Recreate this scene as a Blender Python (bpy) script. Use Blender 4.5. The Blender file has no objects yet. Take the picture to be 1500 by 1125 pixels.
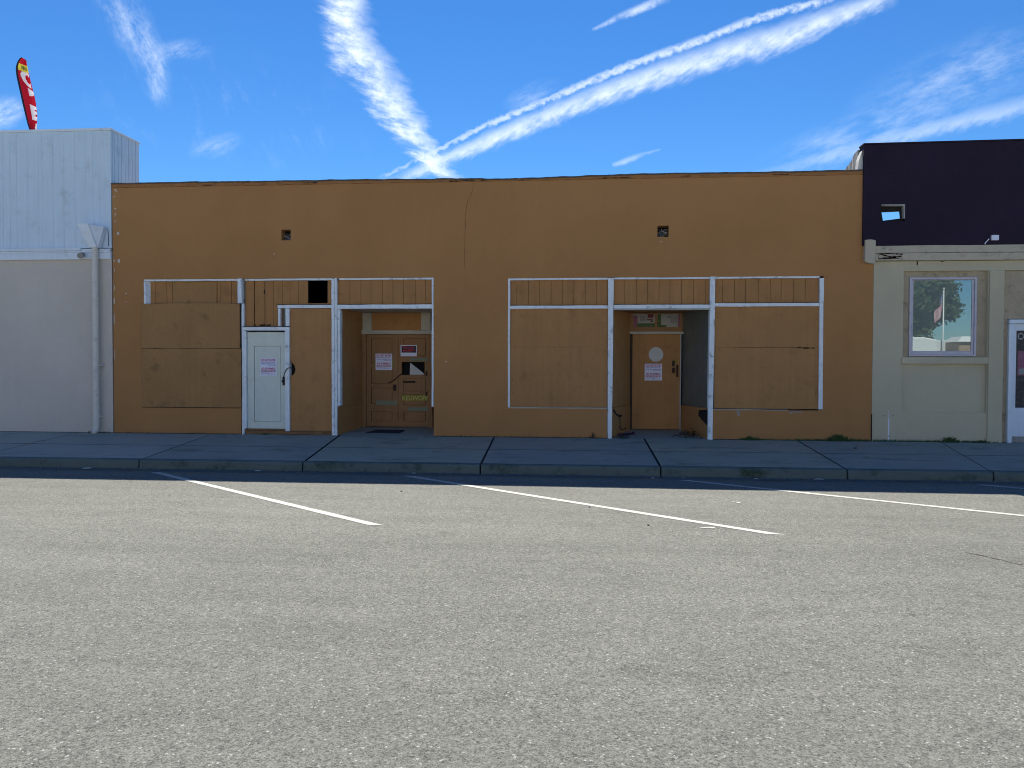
import bpy, bmesh, math, random
from mathutils import Vector, Matrix, noise as mnoise
random.seed(7)
scene = bpy.context.scene
COL = scene.collection
R = math.radians

# ------------------------------------------------------------------ constants
CAM = (0.0, -15.5, 1.42)
ROAD_Z = -0.29
KERB_Y = -3.25
SUN_EL, SUN_AZ = 50.6, -8.0          # azimuth from +Y, negative = towards -X
SUN_STRENGTH = 5.0
SKY_STRENGTH = 0.12
EXPOSURE = 0.78

def walk_z(y):
    return 0.043 * y if y < 0 else 0.054 * y

# ------------------------------------------------------------------ node helpers
class V:
    """wraps a float socket so that shader maths can be written as expressions"""
    def __init__(s, nt, sock): s.nt, s.s = nt, sock
    def op(s, o, b=None, c=None, clamp=False):
        n = s.nt.nodes.new('ShaderNodeMath'); n.operation = o; n.use_clamp = clamp
        s.nt.links.new(s.s, n.inputs[0])
        for i, q in ((1, b), (2, c)):
            if q is None: continue
            if isinstance(q, V): s.nt.links.new(q.s, n.inputs[i])
            else: n.inputs[i].default_value = q
        return V(s.nt, n.outputs[0])
    def __add__(s, b): return s.op('ADD', b)
    def __radd__(s, b): return s.op('ADD', b)
    def __sub__(s, b): return s.op('SUBTRACT', b)
    def __rsub__(s, b): return s.op('MULTIPLY', -1.0).op('ADD', b)
    def __mul__(s, b): return s.op('MULTIPLY', b)
    def __rmul__(s, b): return s.op('MULTIPLY', b)
    def __truediv__(s, b): return s.op('DIVIDE', b)
    def abs(s): return s.op('ABSOLUTE')
    def clamp(s): return s.op('ADD', 0.0, clamp=True)
    def max(s, b): return s.op('MAXIMUM', b)
    def min(s, b): return s.op('MINIMUM', b)
    def pw(s, b): return s.op('POWER', b)
    def gt(s, b): return s.op('GREATER_THAN', b)
    def smooth(s, a, b):
        n = s.nt.nodes.new('ShaderNodeMapRange'); n.interpolation_type = 'SMOOTHSTEP'
        s.nt.links.new(s.s, n.inputs['Value'])
        n.inputs['From Min'].default_value = a; n.inputs['From Max'].default_value = b
        return V(s.nt, n.outputs['Result'])

def rgb(nt, c):
    n = nt.nodes.new('ShaderNodeRGB'); n.outputs[0].default_value = (*c, 1); return n.outputs[0]

def mix(nt, fac, a, b, mode='MIX'):
    n = nt.nodes.new('ShaderNodeMix'); n.data_type = 'RGBA'; n.blend_type = mode
    if isinstance(fac, V): nt.links.new(fac.s, n.inputs[0])
    elif isinstance(fac, (int, float)): n.inputs[0].default_value = fac
    else: nt.links.new(fac, n.inputs[0])
    for i, q in ((6, a), (7, b)):
        if isinstance(q, tuple): n.inputs[i].default_value = (*q, 1)
        else: nt.links.new(q, n.inputs[i])
    return n.outputs[2]

def coords(nt, scale=(1, 1, 1), rot=(0, 0, 0)):
    tc = nt.nodes.new('ShaderNodeTexCoord'); mp = nt.nodes.new('ShaderNodeMapping')
    mp.inputs['Scale'].default_value = scale; mp.inputs['Rotation'].default_value = rot
    nt.links.new(tc.outputs['Object'], mp.inputs['Vector']); return mp.outputs['Vector']

def noise(nt, vec, scale, detail=4, rough=0.55):
    n = nt.nodes.new('ShaderNodeTexNoise'); n.inputs['Scale'].default_value = scale
    n.inputs['Detail'].default_value = detail; n.inputs['Roughness'].default_value = rough
    nt.links.new(vec, n.inputs['Vector']); return V(nt, n.outputs['Fac'])

def voronoi(nt, vec, scale, feature='F1'):
    n = nt.nodes.new('ShaderNodeTexVoronoi'); n.feature = feature
    n.inputs['Scale'].default_value = scale; nt.links.new(vec, n.inputs['Vector']); return n

def new_mat(name):
    m = bpy.data.materials.new(name); m.use_nodes = True
    nt = m.node_tree; b = nt.nodes['Principled BSDF']
    return m, nt, b

def bump(nt, b, h, strength=0.3, dist=0.01):
    n = nt.nodes.new('ShaderNodeBump'); n.inputs['Strength'].default_value = strength
    n.inputs['Distance'].default_value = dist
    nt.links.new(h.s, n.inputs['Height']); nt.links.new(n.outputs[0], b.inputs['Normal'])

def mat(name, c, rough=0.8, var=0.12, scale=3.0, dirt=None, dirt_amt=0.0, dirt_scale=1.5, streak=0.0,
        grain=0.0, grain_scale=60, bmp=0.0, bmp_scale=80, metal=0.0, spec=0.3):
    """painted / plain surface with uneven tone, dirt blotches, runs and a little relief"""
    m, nt, b = new_mat(name)
    b.inputs['Roughness'].default_value = rough; b.inputs['Metallic'].default_value = metal
    b.inputs['Specular IOR Level'].default_value = spec
    vec = coords(nt)
    base = rgb(nt, c)
    n1 = noise(nt, vec, scale, 5, .6)
    k = (n1 - 0.5) * (2 * var) + 1.0
    if streak:
        n2 = noise(nt, coords(nt, (6, 6, .35)), 2.2, 4, .6)
        k = k + (n2 - 0.5) * (2 * streak)
    if grain:
        n3 = noise(nt, vec, grain_scale, 3, .7); k = k + (n3 - 0.5) * (2 * grain)
    comb = nt.nodes.new('ShaderNodeCombineColor')
    for i in range(3): nt.links.new(k.s, comb.inputs[i])
    col = mix(nt, 1.0, base, comb.outputs[0], 'MULTIPLY')
    if dirt:
        f = noise(nt, vec, dirt_scale, 7, .68).smooth(.52, .74) * dirt_amt
        col = mix(nt, f, col, dirt)
    nt.links.new(col, b.inputs['Base Color'])
    if bmp: bump(nt, b, noise(nt, vec, bmp_scale, 4, .65), bmp, .008)
    return m

# ------------------------------------------------------------------ mesh helpers
OFF = {}
class MB:
    def __init__(s): s.bm = bmesh.new(); s.mi = 0
    def face(s, vs):
        try:
            f = s.bm.faces.new(vs); f.material_index = s.mi; return f
        except ValueError: return None
    def v(s, p): return s.bm.verts.new(p)
    def poly(s, pts): return s.face([s.v(p) for p in pts])
    def box(s, x0, x1, y0, y1, z0, z1):
        p = [s.v((x, y, z)) for x in (x0, x1) for y in (y0, y1) for z in (z0, z1)]
        for q in ((0, 1, 3, 2), (4, 6, 7, 5), (0, 4, 5, 1), (2, 3, 7, 6), (0, 2, 6, 4), (1, 5, 7, 3)):
            s.face([p[i] for i in q])
        return s
    def hexa(s, a, b):
        """a, b: two matching rings of points"""
        A = [s.v(p) for p in a]; B = [s.v(p) for p in b]; n = len(A)
        s.face(A); s.face(B[::-1])
        for i in range(n): s.face([A[i], B[i], B[(i + 1) % n], A[(i + 1) % n]])
        return s
    def prism(s, pts, y0, y1):
        """outline in x,z pulled from y0 to y1"""
        return s.hexa([(x, y0, z) for x, z in pts], [(x, y1, z) for x, z in pts])
    def prism_z(s, pts, z0, z1):
        return s.hexa([(x, y, z0) for x, y in pts], [(x, y, z1) for x, y in pts])
    def trim(s, x0, x1, y0, y1, z0, z1, jit=.003, step=.22):
        """a length of sawn timber: slightly uneven along its run"""
        L = (x1 - x0, z1 - z0); ax = 0 if L[0] > L[1] else 1
        n = max(1, int(max(L) / step)); rings = []
        for i in range(n + 1):
            t = i / n; j = lambda: random.uniform(-jit, jit)
            if ax == 0:
                x = x0 + (x1 - x0) * t
                rings.append([(x, y0 + j() * .5, z0 + j()), (x, y1, z0 + j()), (x, y1, z1 + j()), (x, y0 + j() * .5, z1 + j())])
            else:
                z = z0 + (z1 - z0) * t
                rings.append([(x0 + j(), y0 + j() * .5, z), (x0 + j(), y1, z), (x1 + j(), y1, z), (x1 + j(), y0 + j() * .5, z)])
        R_ = [[s.v(p) for p in r] for r in rings]
        for a, b in zip(R_, R_[1:]):
            for i in range(4): s.face([a[i], b[i], b[(i + 1) % 4], a[(i + 1) % 4]])
        s.face(R_[0]); s.face(R_[-1][::-1]); return s
    def tube(s, pts, r, n=10, cap=True):
        pts = [Vector(p) for p in pts]; rings = []
        for i, p in enumerate(pts):
            d = (pts[min(i + 1, len(pts) - 1)] - pts[max(i - 1, 0)]).normalized()
            u = d.orthogonal().normalized() if i == 0 else (u - d * u.dot(d)).normalized()
            w = d.cross(u); rr = r[i] if isinstance(r, (list, tuple)) else r
            rings.append([s.v(p + (u * math.cos(a) + w * math.sin(a)) * rr) for a in [2 * math.pi * k / n for k in range(n)]])
        for a, b in zip(rings, rings[1:]):
            for i in range(n): s.face([a[i], a[(i + 1) % n], b[(i + 1) % n], b[i]])
        if cap: s.face(rings[0][::-1]); s.face(rings[-1])
        return s
    def disc(s, c, r, y0, y1, n=28):
        return s.prism([(c[0] + r * math.cos(2 * math.pi * k / n), c[1] + r * math.sin(2 * math.pi * k / n)) for k in range(n)], y0, y1)
    def wall(s, xs, zs, holes, y0, t, topf=None):
        """a wall sheet of thickness t with rectangular openings, one clean shell"""
        xs = sorted(set(xs)); zs = sorted(set(zs)); ztop = zs[-1]; nx, nz = len(xs) - 1, len(zs) - 1
        def full(i, j):
            if not (0 <= i < nx and 0 <= j < nz): return False
            cx, cz = (xs[i] + xs[i + 1]) / 2, (zs[j] + zs[j + 1]) / 2
            return not any(a < cx < b and c < cz < d for a, b, c, d in holes)
        vs = {}
        def P(i, j, k):
            key = (i, j, k)
            if key not in vs:
                z = zs[j]
                if j == nz and topf: z = ztop + topf(xs[i])
                vs[key] = s.v((xs[i], y0 + t * k, z))
            return vs[key]
        for i in range(nx):
            for j in range(nz):
                if not full(i, j): continue
                s.face([P(i, j, 0), P(i + 1, j, 0), P(i + 1, j + 1, 0), P(i, j + 1, 0)])
                s.face([P(i, j, 1), P(i, j + 1, 1), P(i + 1, j + 1, 1), P(i + 1, j, 1)])
                if not full(i - 1, j): s.face([P(i, j, 0), P(i, j + 1, 0), P(i, j + 1, 1), P(i, j, 1)])
                if not full(i + 1, j): s.face([P(i + 1, j, 0), P(i + 1, j, 1), P(i + 1, j + 1, 1), P(i + 1, j + 1, 0)])
                if not full(i, j - 1): s.face([P(i, j, 0), P(i, j, 1), P(i + 1, j, 1), P(i + 1, j, 0)])
                if not full(i, j + 1): s.face([P(i, j + 1, 0), P(i + 1, j + 1, 0), P(i + 1, j + 1, 1), P(i, j + 1, 1)])
        return s
    def build(s, name, mats, parent=None, bevel=0.0, smooth=False, base=None):
        bm = s.bm
        bmesh.ops.recalc_face_normals(bm, faces=bm.faces[:])
        if parent is not None: off = OFF[parent]
        else:
            if base is None:
                xs = [v.co.x for v in bm.verts]; ys = [v.co.y for v in bm.verts]; zs = [v.co.z for v in bm.verts]
                base = ((min(xs) + max(xs)) / 2, (min(ys) + max(ys)) / 2, min(zs))
            off = Vector(base)
        for v in bm.verts: v.co -= off
        me = bpy.data.meshes.new(name); bm.to_mesh(me); bm.free()
        if not isinstance(mats, (list, tuple)): mats = [mats]
        for m in mats: me.materials.append(m)
        if smooth:
            for p in me.polygons: p.use_smooth = True
        o = bpy.data.objects.new(name, me); COL.objects.link(o)
        if parent is not None: o.parent = parent
        else: o.location = off
        OFF[o] = off
        if bevel:
            md = o.modifiers.new('edge', 'BEVEL'); md.width = bevel; md.segments = 2; md.limit_method = 'ANGLE'
        return o

def tag(o, label=None, cat=None, group=None, kind=None):
    if label: o['label'] = label
    if cat: o['category'] = cat
    if group: o['group'] = group
    if kind: o['kind'] = kind
    return o

def thing(name, loc, label, cat, group=None):
    o = bpy.data.objects.new(name, None); COL.objects.link(o); o.location = loc
    o.empty_display_size = .2; OFF[o] = Vector(loc); return tag(o, label, cat, group)

def text_polys(mb, txt, x0, x1, z0, z1, y, mi=0):
    """flat lettering fitted into a box, facing -Y"""
    cu = bpy.data.curves.new('lettering_curve', 'FONT'); cu.body = txt; cu.resolution_u = 3; cu.offset = .022
    ob = bpy.data.objects.new('lettering_curve', cu); COL.objects.link(ob)
    dg = bpy.context.evaluated_depsgraph_get()
    me = bpy.data.meshes.new_from_object(ob.evaluated_get(dg))
    bpy.data.objects.remove(ob); bpy.data.curves.remove(cu)
    xs = [v.co.x for v in me.vertices]; ys = [v.co.y for v in me.vertices]
    ax, bx, ay, by = min(xs), max(xs), min(ys), max(ys)
    vs = [mb.v((x0 + (v.co.x - ax) / (bx - ax) * (x1 - x0), y, z0 + (v.co.y - ay) / (by - ay) * (z1 - z0))) for v in me.vertices]
    mb.mi = mi
    for p in me.polygons: mb.face([vs[i] for i in p.vertices])
    bpy.data.meshes.remove(me)

def lin(a, b, n): return [a + (b - a) * i / n for i in range(n + 1)]

# ------------------------------------------------------------------ materials
def stucco_paint(name, c, lo, hi, seed=0.0, bmp=.35):
    """rolled paint over cement render: patched tones, faint runs, pitted relief"""
    m, nt, b = new_mat(name); b.inputs['Roughness'].default_value = .86; b.inputs['Specular IOR Level'].default_value = .2
    vec = coords(nt); v2 = coords(nt, (1, 1, 1), (0, 0, seed))
    f1 = noise(nt, v2, .55, 4, .6).smooth(.3, .7)
    col = mix(nt, f1, lo, hi)
    run = noise(nt, coords(nt, (2.2, 2.2, .35)), 1.7, 5, .65)
    col = mix(nt, run.smooth(.5, .85) * .14, col, tuple(q * .62 for q in c))
    spot = noise(nt, vec, 9, 6, .75)
    col = mix(nt, spot.smooth(.52, .8) * .34, col, tuple(min(1, q * 1.25) for q in c))
    tro = noise(nt, coords(nt, (1, 1, .55), (0, .35, 0)), 2.6, 6, .7)
    col = mix(nt, tro.smooth(.55, .72) * .20, col, tuple(q * .78 for q in c)); col = mix(nt, tro.smooth(.46, .30) * .16, col, tuple(min(1, q * 1.18) for q in c))
    fine = noise(nt, vec, 45, 3, .7)
    col = mix(nt, (fine - .5).abs() * .5, col, tuple(q * .7 for q in c))
    nt.links.new(col, b.inputs['Base Color'])
    h = noise(nt, vec, 70, 4, .7) + noise(nt, vec, 5, 3, .6) * 1.2
    bump(nt, b, h, bmp, .012)
    return m

ORANGE = (.432, .213, .079)
M = {}
M['orange'] = stucco_paint('orange_stucco', ORANGE, (.415, .203, .075), (.465, .231, .088))
M['ply'] = mat('painted_plywood', (.43, .216, .080), .8, .16, 1.6, (.25, .125, .050), .55, 2.2, .12, .14, 55, .25, 40)
M['ply_worn'] = mat('weathered_plywood', (.39, .205, .078), .85, .22, 1.3, (.21, .115, .052), .8, 2.6, .10, .26, 70, .4, 60)
M['boards'] = mat('painted_boards', (.415, .203, .074), .8, .14, 2.0, (.25, .12, .045), .5, 3, .16, .10, 60, .2, 50)
M['door_brown'] = mat('painted_door_wood', (.33, .175, .075), .7, .14, 2.5, (.15, .07, .03), .5, 3.5, .1, .08, 60, .15, 50)
M['white'] = mat('weathered_white_timber', (.82, .85, .86), .75, .14, 4, (.30, .29, .27), .8, 6.5, .10, .10, 60, .25, 60)
M['cream'] = mat('aged_cream_timber', (.50, .47, .40), .75, .12, 4, (.25, .22, .17), .5, 5, .1, .08, 60, .2, 60)
M['white_door'] = mat('grey_white_door_paint', (.70, .73, .64), .6, .07, 2.2, (.45, .44, .38), .35, 4, .05, .05, 60, .08, 40)
M['cap'] = mat('tarred_parapet_cap', (.10, .085, .075), .9, .4, 5, (.34, .30, .25), .7, 6, 0, .3, 40, .4, 40)
M['cap_paint'] = mat('chipped_parapet_paint', (.36, .165, .060), .88, .25, 4, (.12, .07, .045), .8, 5, 0, .2, 40, .4, 40)
M['dark'] = mat('dark_interior', (.012, .012, .012), .9, .2, 3)
M['shade_wood'] = mat('old_timber_and_shade', (.06, .045, .032), .9, .4, 6, None, 0, 1, 0, .3, 50, .4, 40)
M['sill_wear'] = mat('worn_door_sill', (.24, .13, .06), .9, .35, 7, (.10, .08, .06), .8, 8, 0, .25, 50, .5, 40)
M['plaster'] = mat('bare_plaster', (.62, .58, .52), .95, .15, 12, None, 0, 1, 0, .15, 60, .4, 60)
M['plaster_grey'] = mat('broken_grey_plaster', (.36, .34, .31), .95, .3, 5, (.12, .11, .10), .8, 6, 0, .3, 50, .6, 40)
M['crack'] = mat('crack_dark', (.035, .022, .014), .95, .3, 30)
M['mirror_grey'] = mat('dusty_grey_glass', (.115, .13, .118), .35, .35, 1.6, (.20, .21, .18), .8, 2.6, .35, .1, 30, spec=.5)
M['iron'] = mat('rusty_iron', (.05, .035, .027), .65, .4, 30, (.16, .06, .025), .7, 25, metal=.5)
M['galv'] = mat('dull_metal', (.30, .30, .30), .5, .2, 12, metal=.6)
M['siding'] = mat('white_metal_siding', (.64, .75, .84), .55, .07, 1.5, (.40, .41, .42), .5, 2.5, .10, .03, 40, spec=.4)
M['siding_side'] = M['siding']
M['trim_white'] = mat('white_fascia_paint', (.74, .80, .86), .6, .08, 3, (.42, .42, .42), .4, 4, .08, .04, 40)
M['grey_stucco'] = stucco_paint('grey_stucco', (.63, .56, .48), (.59, .525, .45), (.665, .59, .51), 1.1, .5)
M['spout'] = mat('painted_downspout', (.70, .65, .58), .55, .1, 5, (.30, .27, .25), .5, 7)
M['violet'] = stucco_paint('dark_violet_paint', (.026, .0165, .032), (.022, .014, .028), (.030, .019, .037), .7, .25)
M['tan'] = stucco_paint('tan_paint', (.55, .485, .335), (.52, .455, .315), (.585, .515, .36), 2.0, .3)
M['tan_rough'] = mat('rough_tan_plaster', (.45, .365, .25), .95, .22, 4, (.20, .155, .11), .7, 6, .05, .25, 45, .7, 50)
M['tan_wood'] = mat('tan_painted_timber', (.52, .45, .33), .85, .16, 3, (.14, .12, .10), .7, 5, 0, .14, 50, .3, 40)
M['alu'] = mat('lavender_window_frame', (.58, .54, .58), .5, .08, 5, (.28, .27, .28), .5, 7)
M['black_paint'] = mat('black_char', (.02, .018, .016), .9, .3, 20)
M['paper'] = mat('white_paper', (.80, .80, .90), .8, .05, 8)
M['ink_red'] = mat('red_ink', (.46, .015, .085), .8, .1, 10)
M['ink_violet'] = mat('violet_ink', (.13, .07, .30), .8, .1, 10)
M['sign_dark'] = mat('sign_black_field', (.022, .016, .030), .5, .1, 10)
M['sign_red'] = mat('sign_red_letters', (.60, .03, .05), .5, .1, 10)
M['tape'] = mat('faded_green_tape', (.22, .24, .155), .6, .2, 14, (.30, .17, .06), .6, 12)
M['tape_yellow'] = mat('olive_yellow_tape', (.28, .215, .035), .6, .2, 14)
M['tape_letter'] = mat('pale_yellow_letters', (.52, .50, .13), .6, .1, 14)
M['pale_glass'] = mat('pale_painted_glass', (.47, .48, .47), .35, .08, 9, spec=.5)
M['mat'] = mat('dark_doormat', (.028, .028, .04), .95, .3, 40, None, 0, 1, 0, .3, 120, .5, 150)
M['rag'] = mat('purple_cloth', (.085, .03, .07), .9, .3, 12)
M['litter_paper'] = mat('litter_paper', (.62, .60, .57), .85, .15, 20)
M['pebble'] = mat('dark_clod', (.07, .065, .06), .95, .3, 30)
M['weed'] = mat('weed_green', (.055, .095, .028), .7, .4, 20)
M['dry'] = mat('dry_stalk', (.06, .045, .025), .85, .3, 20)
M['roof'] = mat('flat_roof_felt', (.12, .115, .11), .95, .25, 2)
M['line'] = mat('road_marking_paint', (.50, .49, .43), .75, .12, 6, (.22, .21, .18), .95, 16, 0, .25, 120, .3, 90)

def road_material():
    m, nt, b = new_mat('asphalt_road'); b.inputs['Roughness'].default_value = .9
    b.inputs['Specular IOR Level'].default_value = .25
    vec = coords(nt)
    big = noise(nt, vec, .22, 4, .6); band = noise(nt, coords(nt, (.05, .9, 1)), 1.0, 4, .6)
    mid = noise(nt, coords(nt, (.5, 1.6, 1)), 1.4, 5, .6)
    k = (big - .5) * .30 + (band - .5) * .62 + (mid - .5) * .26 + 1.0
    g = voronoi(nt, vec, 62); cell = V(nt, nt.nodes.new('ShaderNodeSeparateColor').outputs[0])
    nt.links.new(g.outputs['Color'], cell.s.node.inputs[0])
    g0 = voronoi(nt, vec, 27); cell0 = V(nt, nt.nodes.new('ShaderNodeSeparateColor').outputs[0]); nt.links.new(g0.outputs['Color'], cell0.s.node.inputs[0])
    g2 = voronoi(nt, vec, 130); cell2 = V(nt, nt.nodes.new('ShaderNodeSeparateColor').outputs[0])
    nt.links.new(g2.outputs['Color'], cell2.s.node.inputs[0])
    fine = noise(nt, vec, 190, 3, .75)
    k = k * ((cell - .5) * .46 + (cell2 - .5) * .72 + (fine - .5) * 1.4 + (cell0 - .5) * .10 + 1.0)
    patch = noise(nt, coords(nt, (.7, 1.5, 1)), 2.3, 5, .7)
    pit = noise(nt, vec, 26, 4, .7)
    pit2 = noise(nt, vec, 105, 3, .75)
    k = k * (1.0 - (pit + (patch - .5) * .7).smooth(.57, .72) * .13) * (1.0 - (pit2 + (patch - .5) * .5).smooth(.60, .68) * .42)
    comb = nt.nodes.new('ShaderNodeCombineColor')
    for i in range(3): nt.links.new(k.s, comb.inputs[i])
    col = mix(nt, 1.0, rgb(nt, (.204, .204, .176)), comb.outputs[0], 'MULTIPLY')
    wv = nt.nodes.new('ShaderNodeVectorMath'); wv.operation = 'ADD'; wn_ = nt.nodes.new('ShaderNodeTexNoise'); wn_.inputs['Scale'].default_value = 90; nt.links.new(vec, wn_.inputs['Vector'])
    wsc = nt.nodes.new('ShaderNodeVectorMath'); wsc.operation = 'SCALE'; wsc.inputs['Scale'].default_value = .022; nt.links.new(wn_.outputs['Color'], wsc.inputs[0]); nt.links.new(vec, wv.inputs[0]); nt.links.new(wsc.outputs[0], wv.inputs[1])
    g3 = voronoi(nt, wv.outputs[0], 52); cell3 = V(nt, nt.nodes.new('ShaderNodeSeparateColor').outputs[1])
    nt.links.new(g3.outputs['Color'], cell3.s.node.inputs[0])
    stone = cell3.gt(.93) * V(nt, g3.outputs['Distance']).op('LESS_THAN', .33)
    col = mix(nt, stone * .8, col, (.54, .53, .49))
    pitdark = cell3.op('LESS_THAN', .09) * V(nt, g3.outputs['Distance']).op('LESS_THAN', .30)
    col = mix(nt, pitdark * .8, col, (.045, .043, .040))
    nt.links.new(col, b.inputs['Base Color'])
    bump(nt, b, cell2 * .6 + fine + cell * .6, .8, .010)
    return m
M['road'] = road_material()

def concrete(name, c, stain, amt, sc=1.0):
    m, nt, b = new_mat(name); b.inputs['Roughness'].default_value = .9; b.inputs['Specular IOR Level'].default_value = .25
    vec = coords(nt)
    k = (noise(nt, vec, .8 * sc, 5, .6) - .5) * .34 + (noise(nt, vec, 55, 3, .7) - .5) * .3 + (noise(nt, vec, 6, 4, .6) - .5) * .18 + 1.0
    comb = nt.nodes.new('ShaderNodeCombineColor')
    for i in range(3): nt.links.new(k.s, comb.inputs[i])
    col = mix(nt, 1.0, rgb(nt, c), comb.outputs[0], 'MULTIPLY')
    st = noise(nt, coords(nt, (.8, 1.3, 1), (0, 0, .5)), 1.3 * sc, 7, .7)
    col = mix(nt, st.smooth(.5, .72) * amt, col, stain)
    gum = voronoi(nt, vec, 3.2); spot = V(nt, gum.outputs['Distance']).smooth(.11, .06)
    col = mix(nt, spot * .35, col, tuple(q * .4 for q in c))
    nt.links.new(col, b.inputs['Base Color'])
    bump(nt, b, noise(nt, vec, 90, 4, .7), .3, .006)
    return m
M['walk'] = concrete('sidewalk_concrete', (.34, .335, .275), (.17, .175, .13), .75)
M['kerb'] = concrete('kerb_concrete', (.125, .155, .140), (.035, .052, .032), .9, 2.2)
M['gutter'] = concrete('gutter_concrete', (.125, .125, .115), (.07, .07, .06), .7)
M['joint'] = mat('joint_dirt_and_shade', (.030, .030, .024), .95, .4, 12)

# ------------------------------------------------------------------ ground
mb = MB(); mb.box(-160, 160, -180, KERB_Y + .02, ROAD_Z - .3, ROAD_Z)
tag(mb.build('road', M['road'], base=(0, 0, 0)), 'wide grey sunlit asphalt road with angled parking lines', 'road', None, 'structure')
mb = MB(); mb.box(-160, 160, KERB_Y + .02, 160, ROAD_Z - .35, ROAD_Z - .05)
tag(mb.build('ground', M['joint'], base=(0, 0, 0)), 'bare ground under and behind the row of buildings', 'ground', None, 'structure')

mb = MB()
gx = [-40, -16, -12.9, -10.3, -7.2, -4.45, -1.58, 1.22, 4.0, 6.1, 9, 12, 16, 40]
for a, b_ in zip(gx, gx[1:]):
    mb.box(a + .004, b_ - .004, -3.57, KERB_Y + .02, ROAD_Z + .001, ROAD_Z + .008)
tag(mb.build('gutter', M['gutter'], base=(0, 0, 0)), 'narrow concrete gutter strip along the kerb foot', 'gutter', None, 'structure')

# sidewalk: slabs with open joints, slightly fanned like the photo's saw cuts
J = [(-40, -40), (-16, -16), (-13.2, -12.9), (-10.4, -10.15), (-7.55, -7.2), (-4.86, -4.45), (-1.72, -1.58), (1.22, 1.22), (4.12, 4.0), (6.75, 6.1), (9.4, 9.0), (12.2, 12), (40, 40)]
GAP = {3: .016, 4: .020, 5: .040, 6: .034, 7: .036, 8: .028, 9: .016}
mb = MB()
SLAB_TONE = {0: 1, 1: 1, 2: 1, 3: 1, 4: 0, 5: 2, 6: 0, 7: 2, 8: 0}
def slab(p):            # p: four (x,y) corners counter-clockwise
    a = [mb.v((x, y, walk_z(y) - .12)) for x, y in p]; b_ = [mb.v((x, y, walk_z(y) + random.uniform(-.001, .001))) for x, y in p]
    tone = mb.mi; mb.face(b_[::-1]); mb.mi = 3       # slab sides painted as shade, so no lit edge shows in the joints
    for i in range(4): mb.face([a[i], b_[i], b_[(i + 1) % 4], a[(i + 1) % 4]])
    mb.mi = tone
ym, yf = -1.62, -3.10
for k in range(len(J) - 1):
    (b0, f0), (b1, f1) = J[k], J[k + 1]
    g0, g1 = GAP.get(k, .01) / 2, GAP.get(k + 1, .01) / 2
    X = lambda b, f, y: b + (f - b) * (y / yf)
    mb.mi = SLAB_TONE.get(k, 0)
    slab([(X(b0, f0, ym - .005) + g0, ym - .014), (X(b0, f0, yf) + g0, yf), (X(b1, f1, yf) - g1, yf), (X(b1, f1, ym - .005) - g1, ym - .014)])
    slab([(X(b0, f0, 0) + g0, 0), (X(b0, f0, ym) + g0, ym + .014), (X(b1, f1, ym) - g1, ym + .014), (X(b1, f1, 0) - g1, 0)])
mb.mi = 0
for a, b_ in ((-4.98, -2.90), (.52, 2.53), (-6.86, -5.0)):   # floors running into the two recesses and under the door
    slab([(a, 1.5), (a, .002), (b_, .002), (b_, 1.5)])
for a, b_ in ((-40, -9.7), (-9.7, -6.87), (5.4, 12)):
    pass
M['walk2'] = concrete('newer_sidewalk_concrete', (.41, .395, .325), (.22, .21, .17), .5); M['walk3'] = concrete('old_sidewalk_concrete', (.37, .36, .27), (.18, .18, .13), .8)
tag(mb.build('sidewalk', [M['walk'], M['walk2'], M['walk3'], M['joint']], base=(0, 0, 0)), 'shaded concrete sidewalk of large slabs in front of the shops', 'sidewalk', None, 'structure')
mb = MB(); mb.hexa([(x, y, walk_z(y) - .20) for x, y in ((-40, 0), (-40, -3.1), (40, -3.1), (40, 0))], [(x, y, walk_z(y) - .022) for x, y in ((-40, 0), (-40, -3.1), (40, -3.1), (40, 0))])
tag(mb.build('sidewalk_joint_bed', M['joint'], base=(0, 0, 0)), 'dark dirt showing in the open sidewalk joints', 'sidewalk joints', None, 'structure')
mb = MB()
for k in range(len(J) - 1):
    a, b_ = J[k][1] + .012, J[k + 1][1] - .012
    zt = walk_z(-3.1)
    n = max(1, int((b_ - a) / .35)); prof = [(-3.094, zt), (-3.21, zt - .004), (-3.235, zt - .016), (-3.243, zt - .05), (KERB_Y, ROAD_Z - .02), (-3.094, ROAD_Z - .02)]
    rings = []
    for i in range(n + 1):
        x = a + (b_ - a) * i / n
        rings.append([mb.v((x, y + (random.uniform(-.004, .004) if 0 < q < 4 else 0), z + (random.uniform(-.003, .003) if 0 < q < 4 else 0))) for q, (y, z) in enumerate(prof)])
    for r0, r1 in zip(rings, rings[1:]):
        for q in range(6): mb.face([r0[q], r1[q], r1[(q + 1) % 6], r0[(q + 1) % 6]])
    mb.face(rings[0]); mb.face(rings[-1][::-1])
tag(mb.build('kerb', M['kerb'], base=(0, 0, 0)), 'mossy stained concrete kerb between sidewalk and gutter', 'kerb', None, 'structure')

M['lot'] = concrete('pale_bounce_concrete', (.50, .47, .41), (.33, .31, .27), .5, .3)
mb = MB(); mb.box(-160, 160, -100, -20, ROAD_Z - .05, ROAD_Z + .012)  # pale ground added behind the camera to bounce sunlight onto the facades
tag(mb.build('bounce_lot', M['lot'], base=(0, 0, 0)), 'pale concrete surface added behind the camera to bounce light onto the shops', 'bounce surface', None, 'structure')
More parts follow.
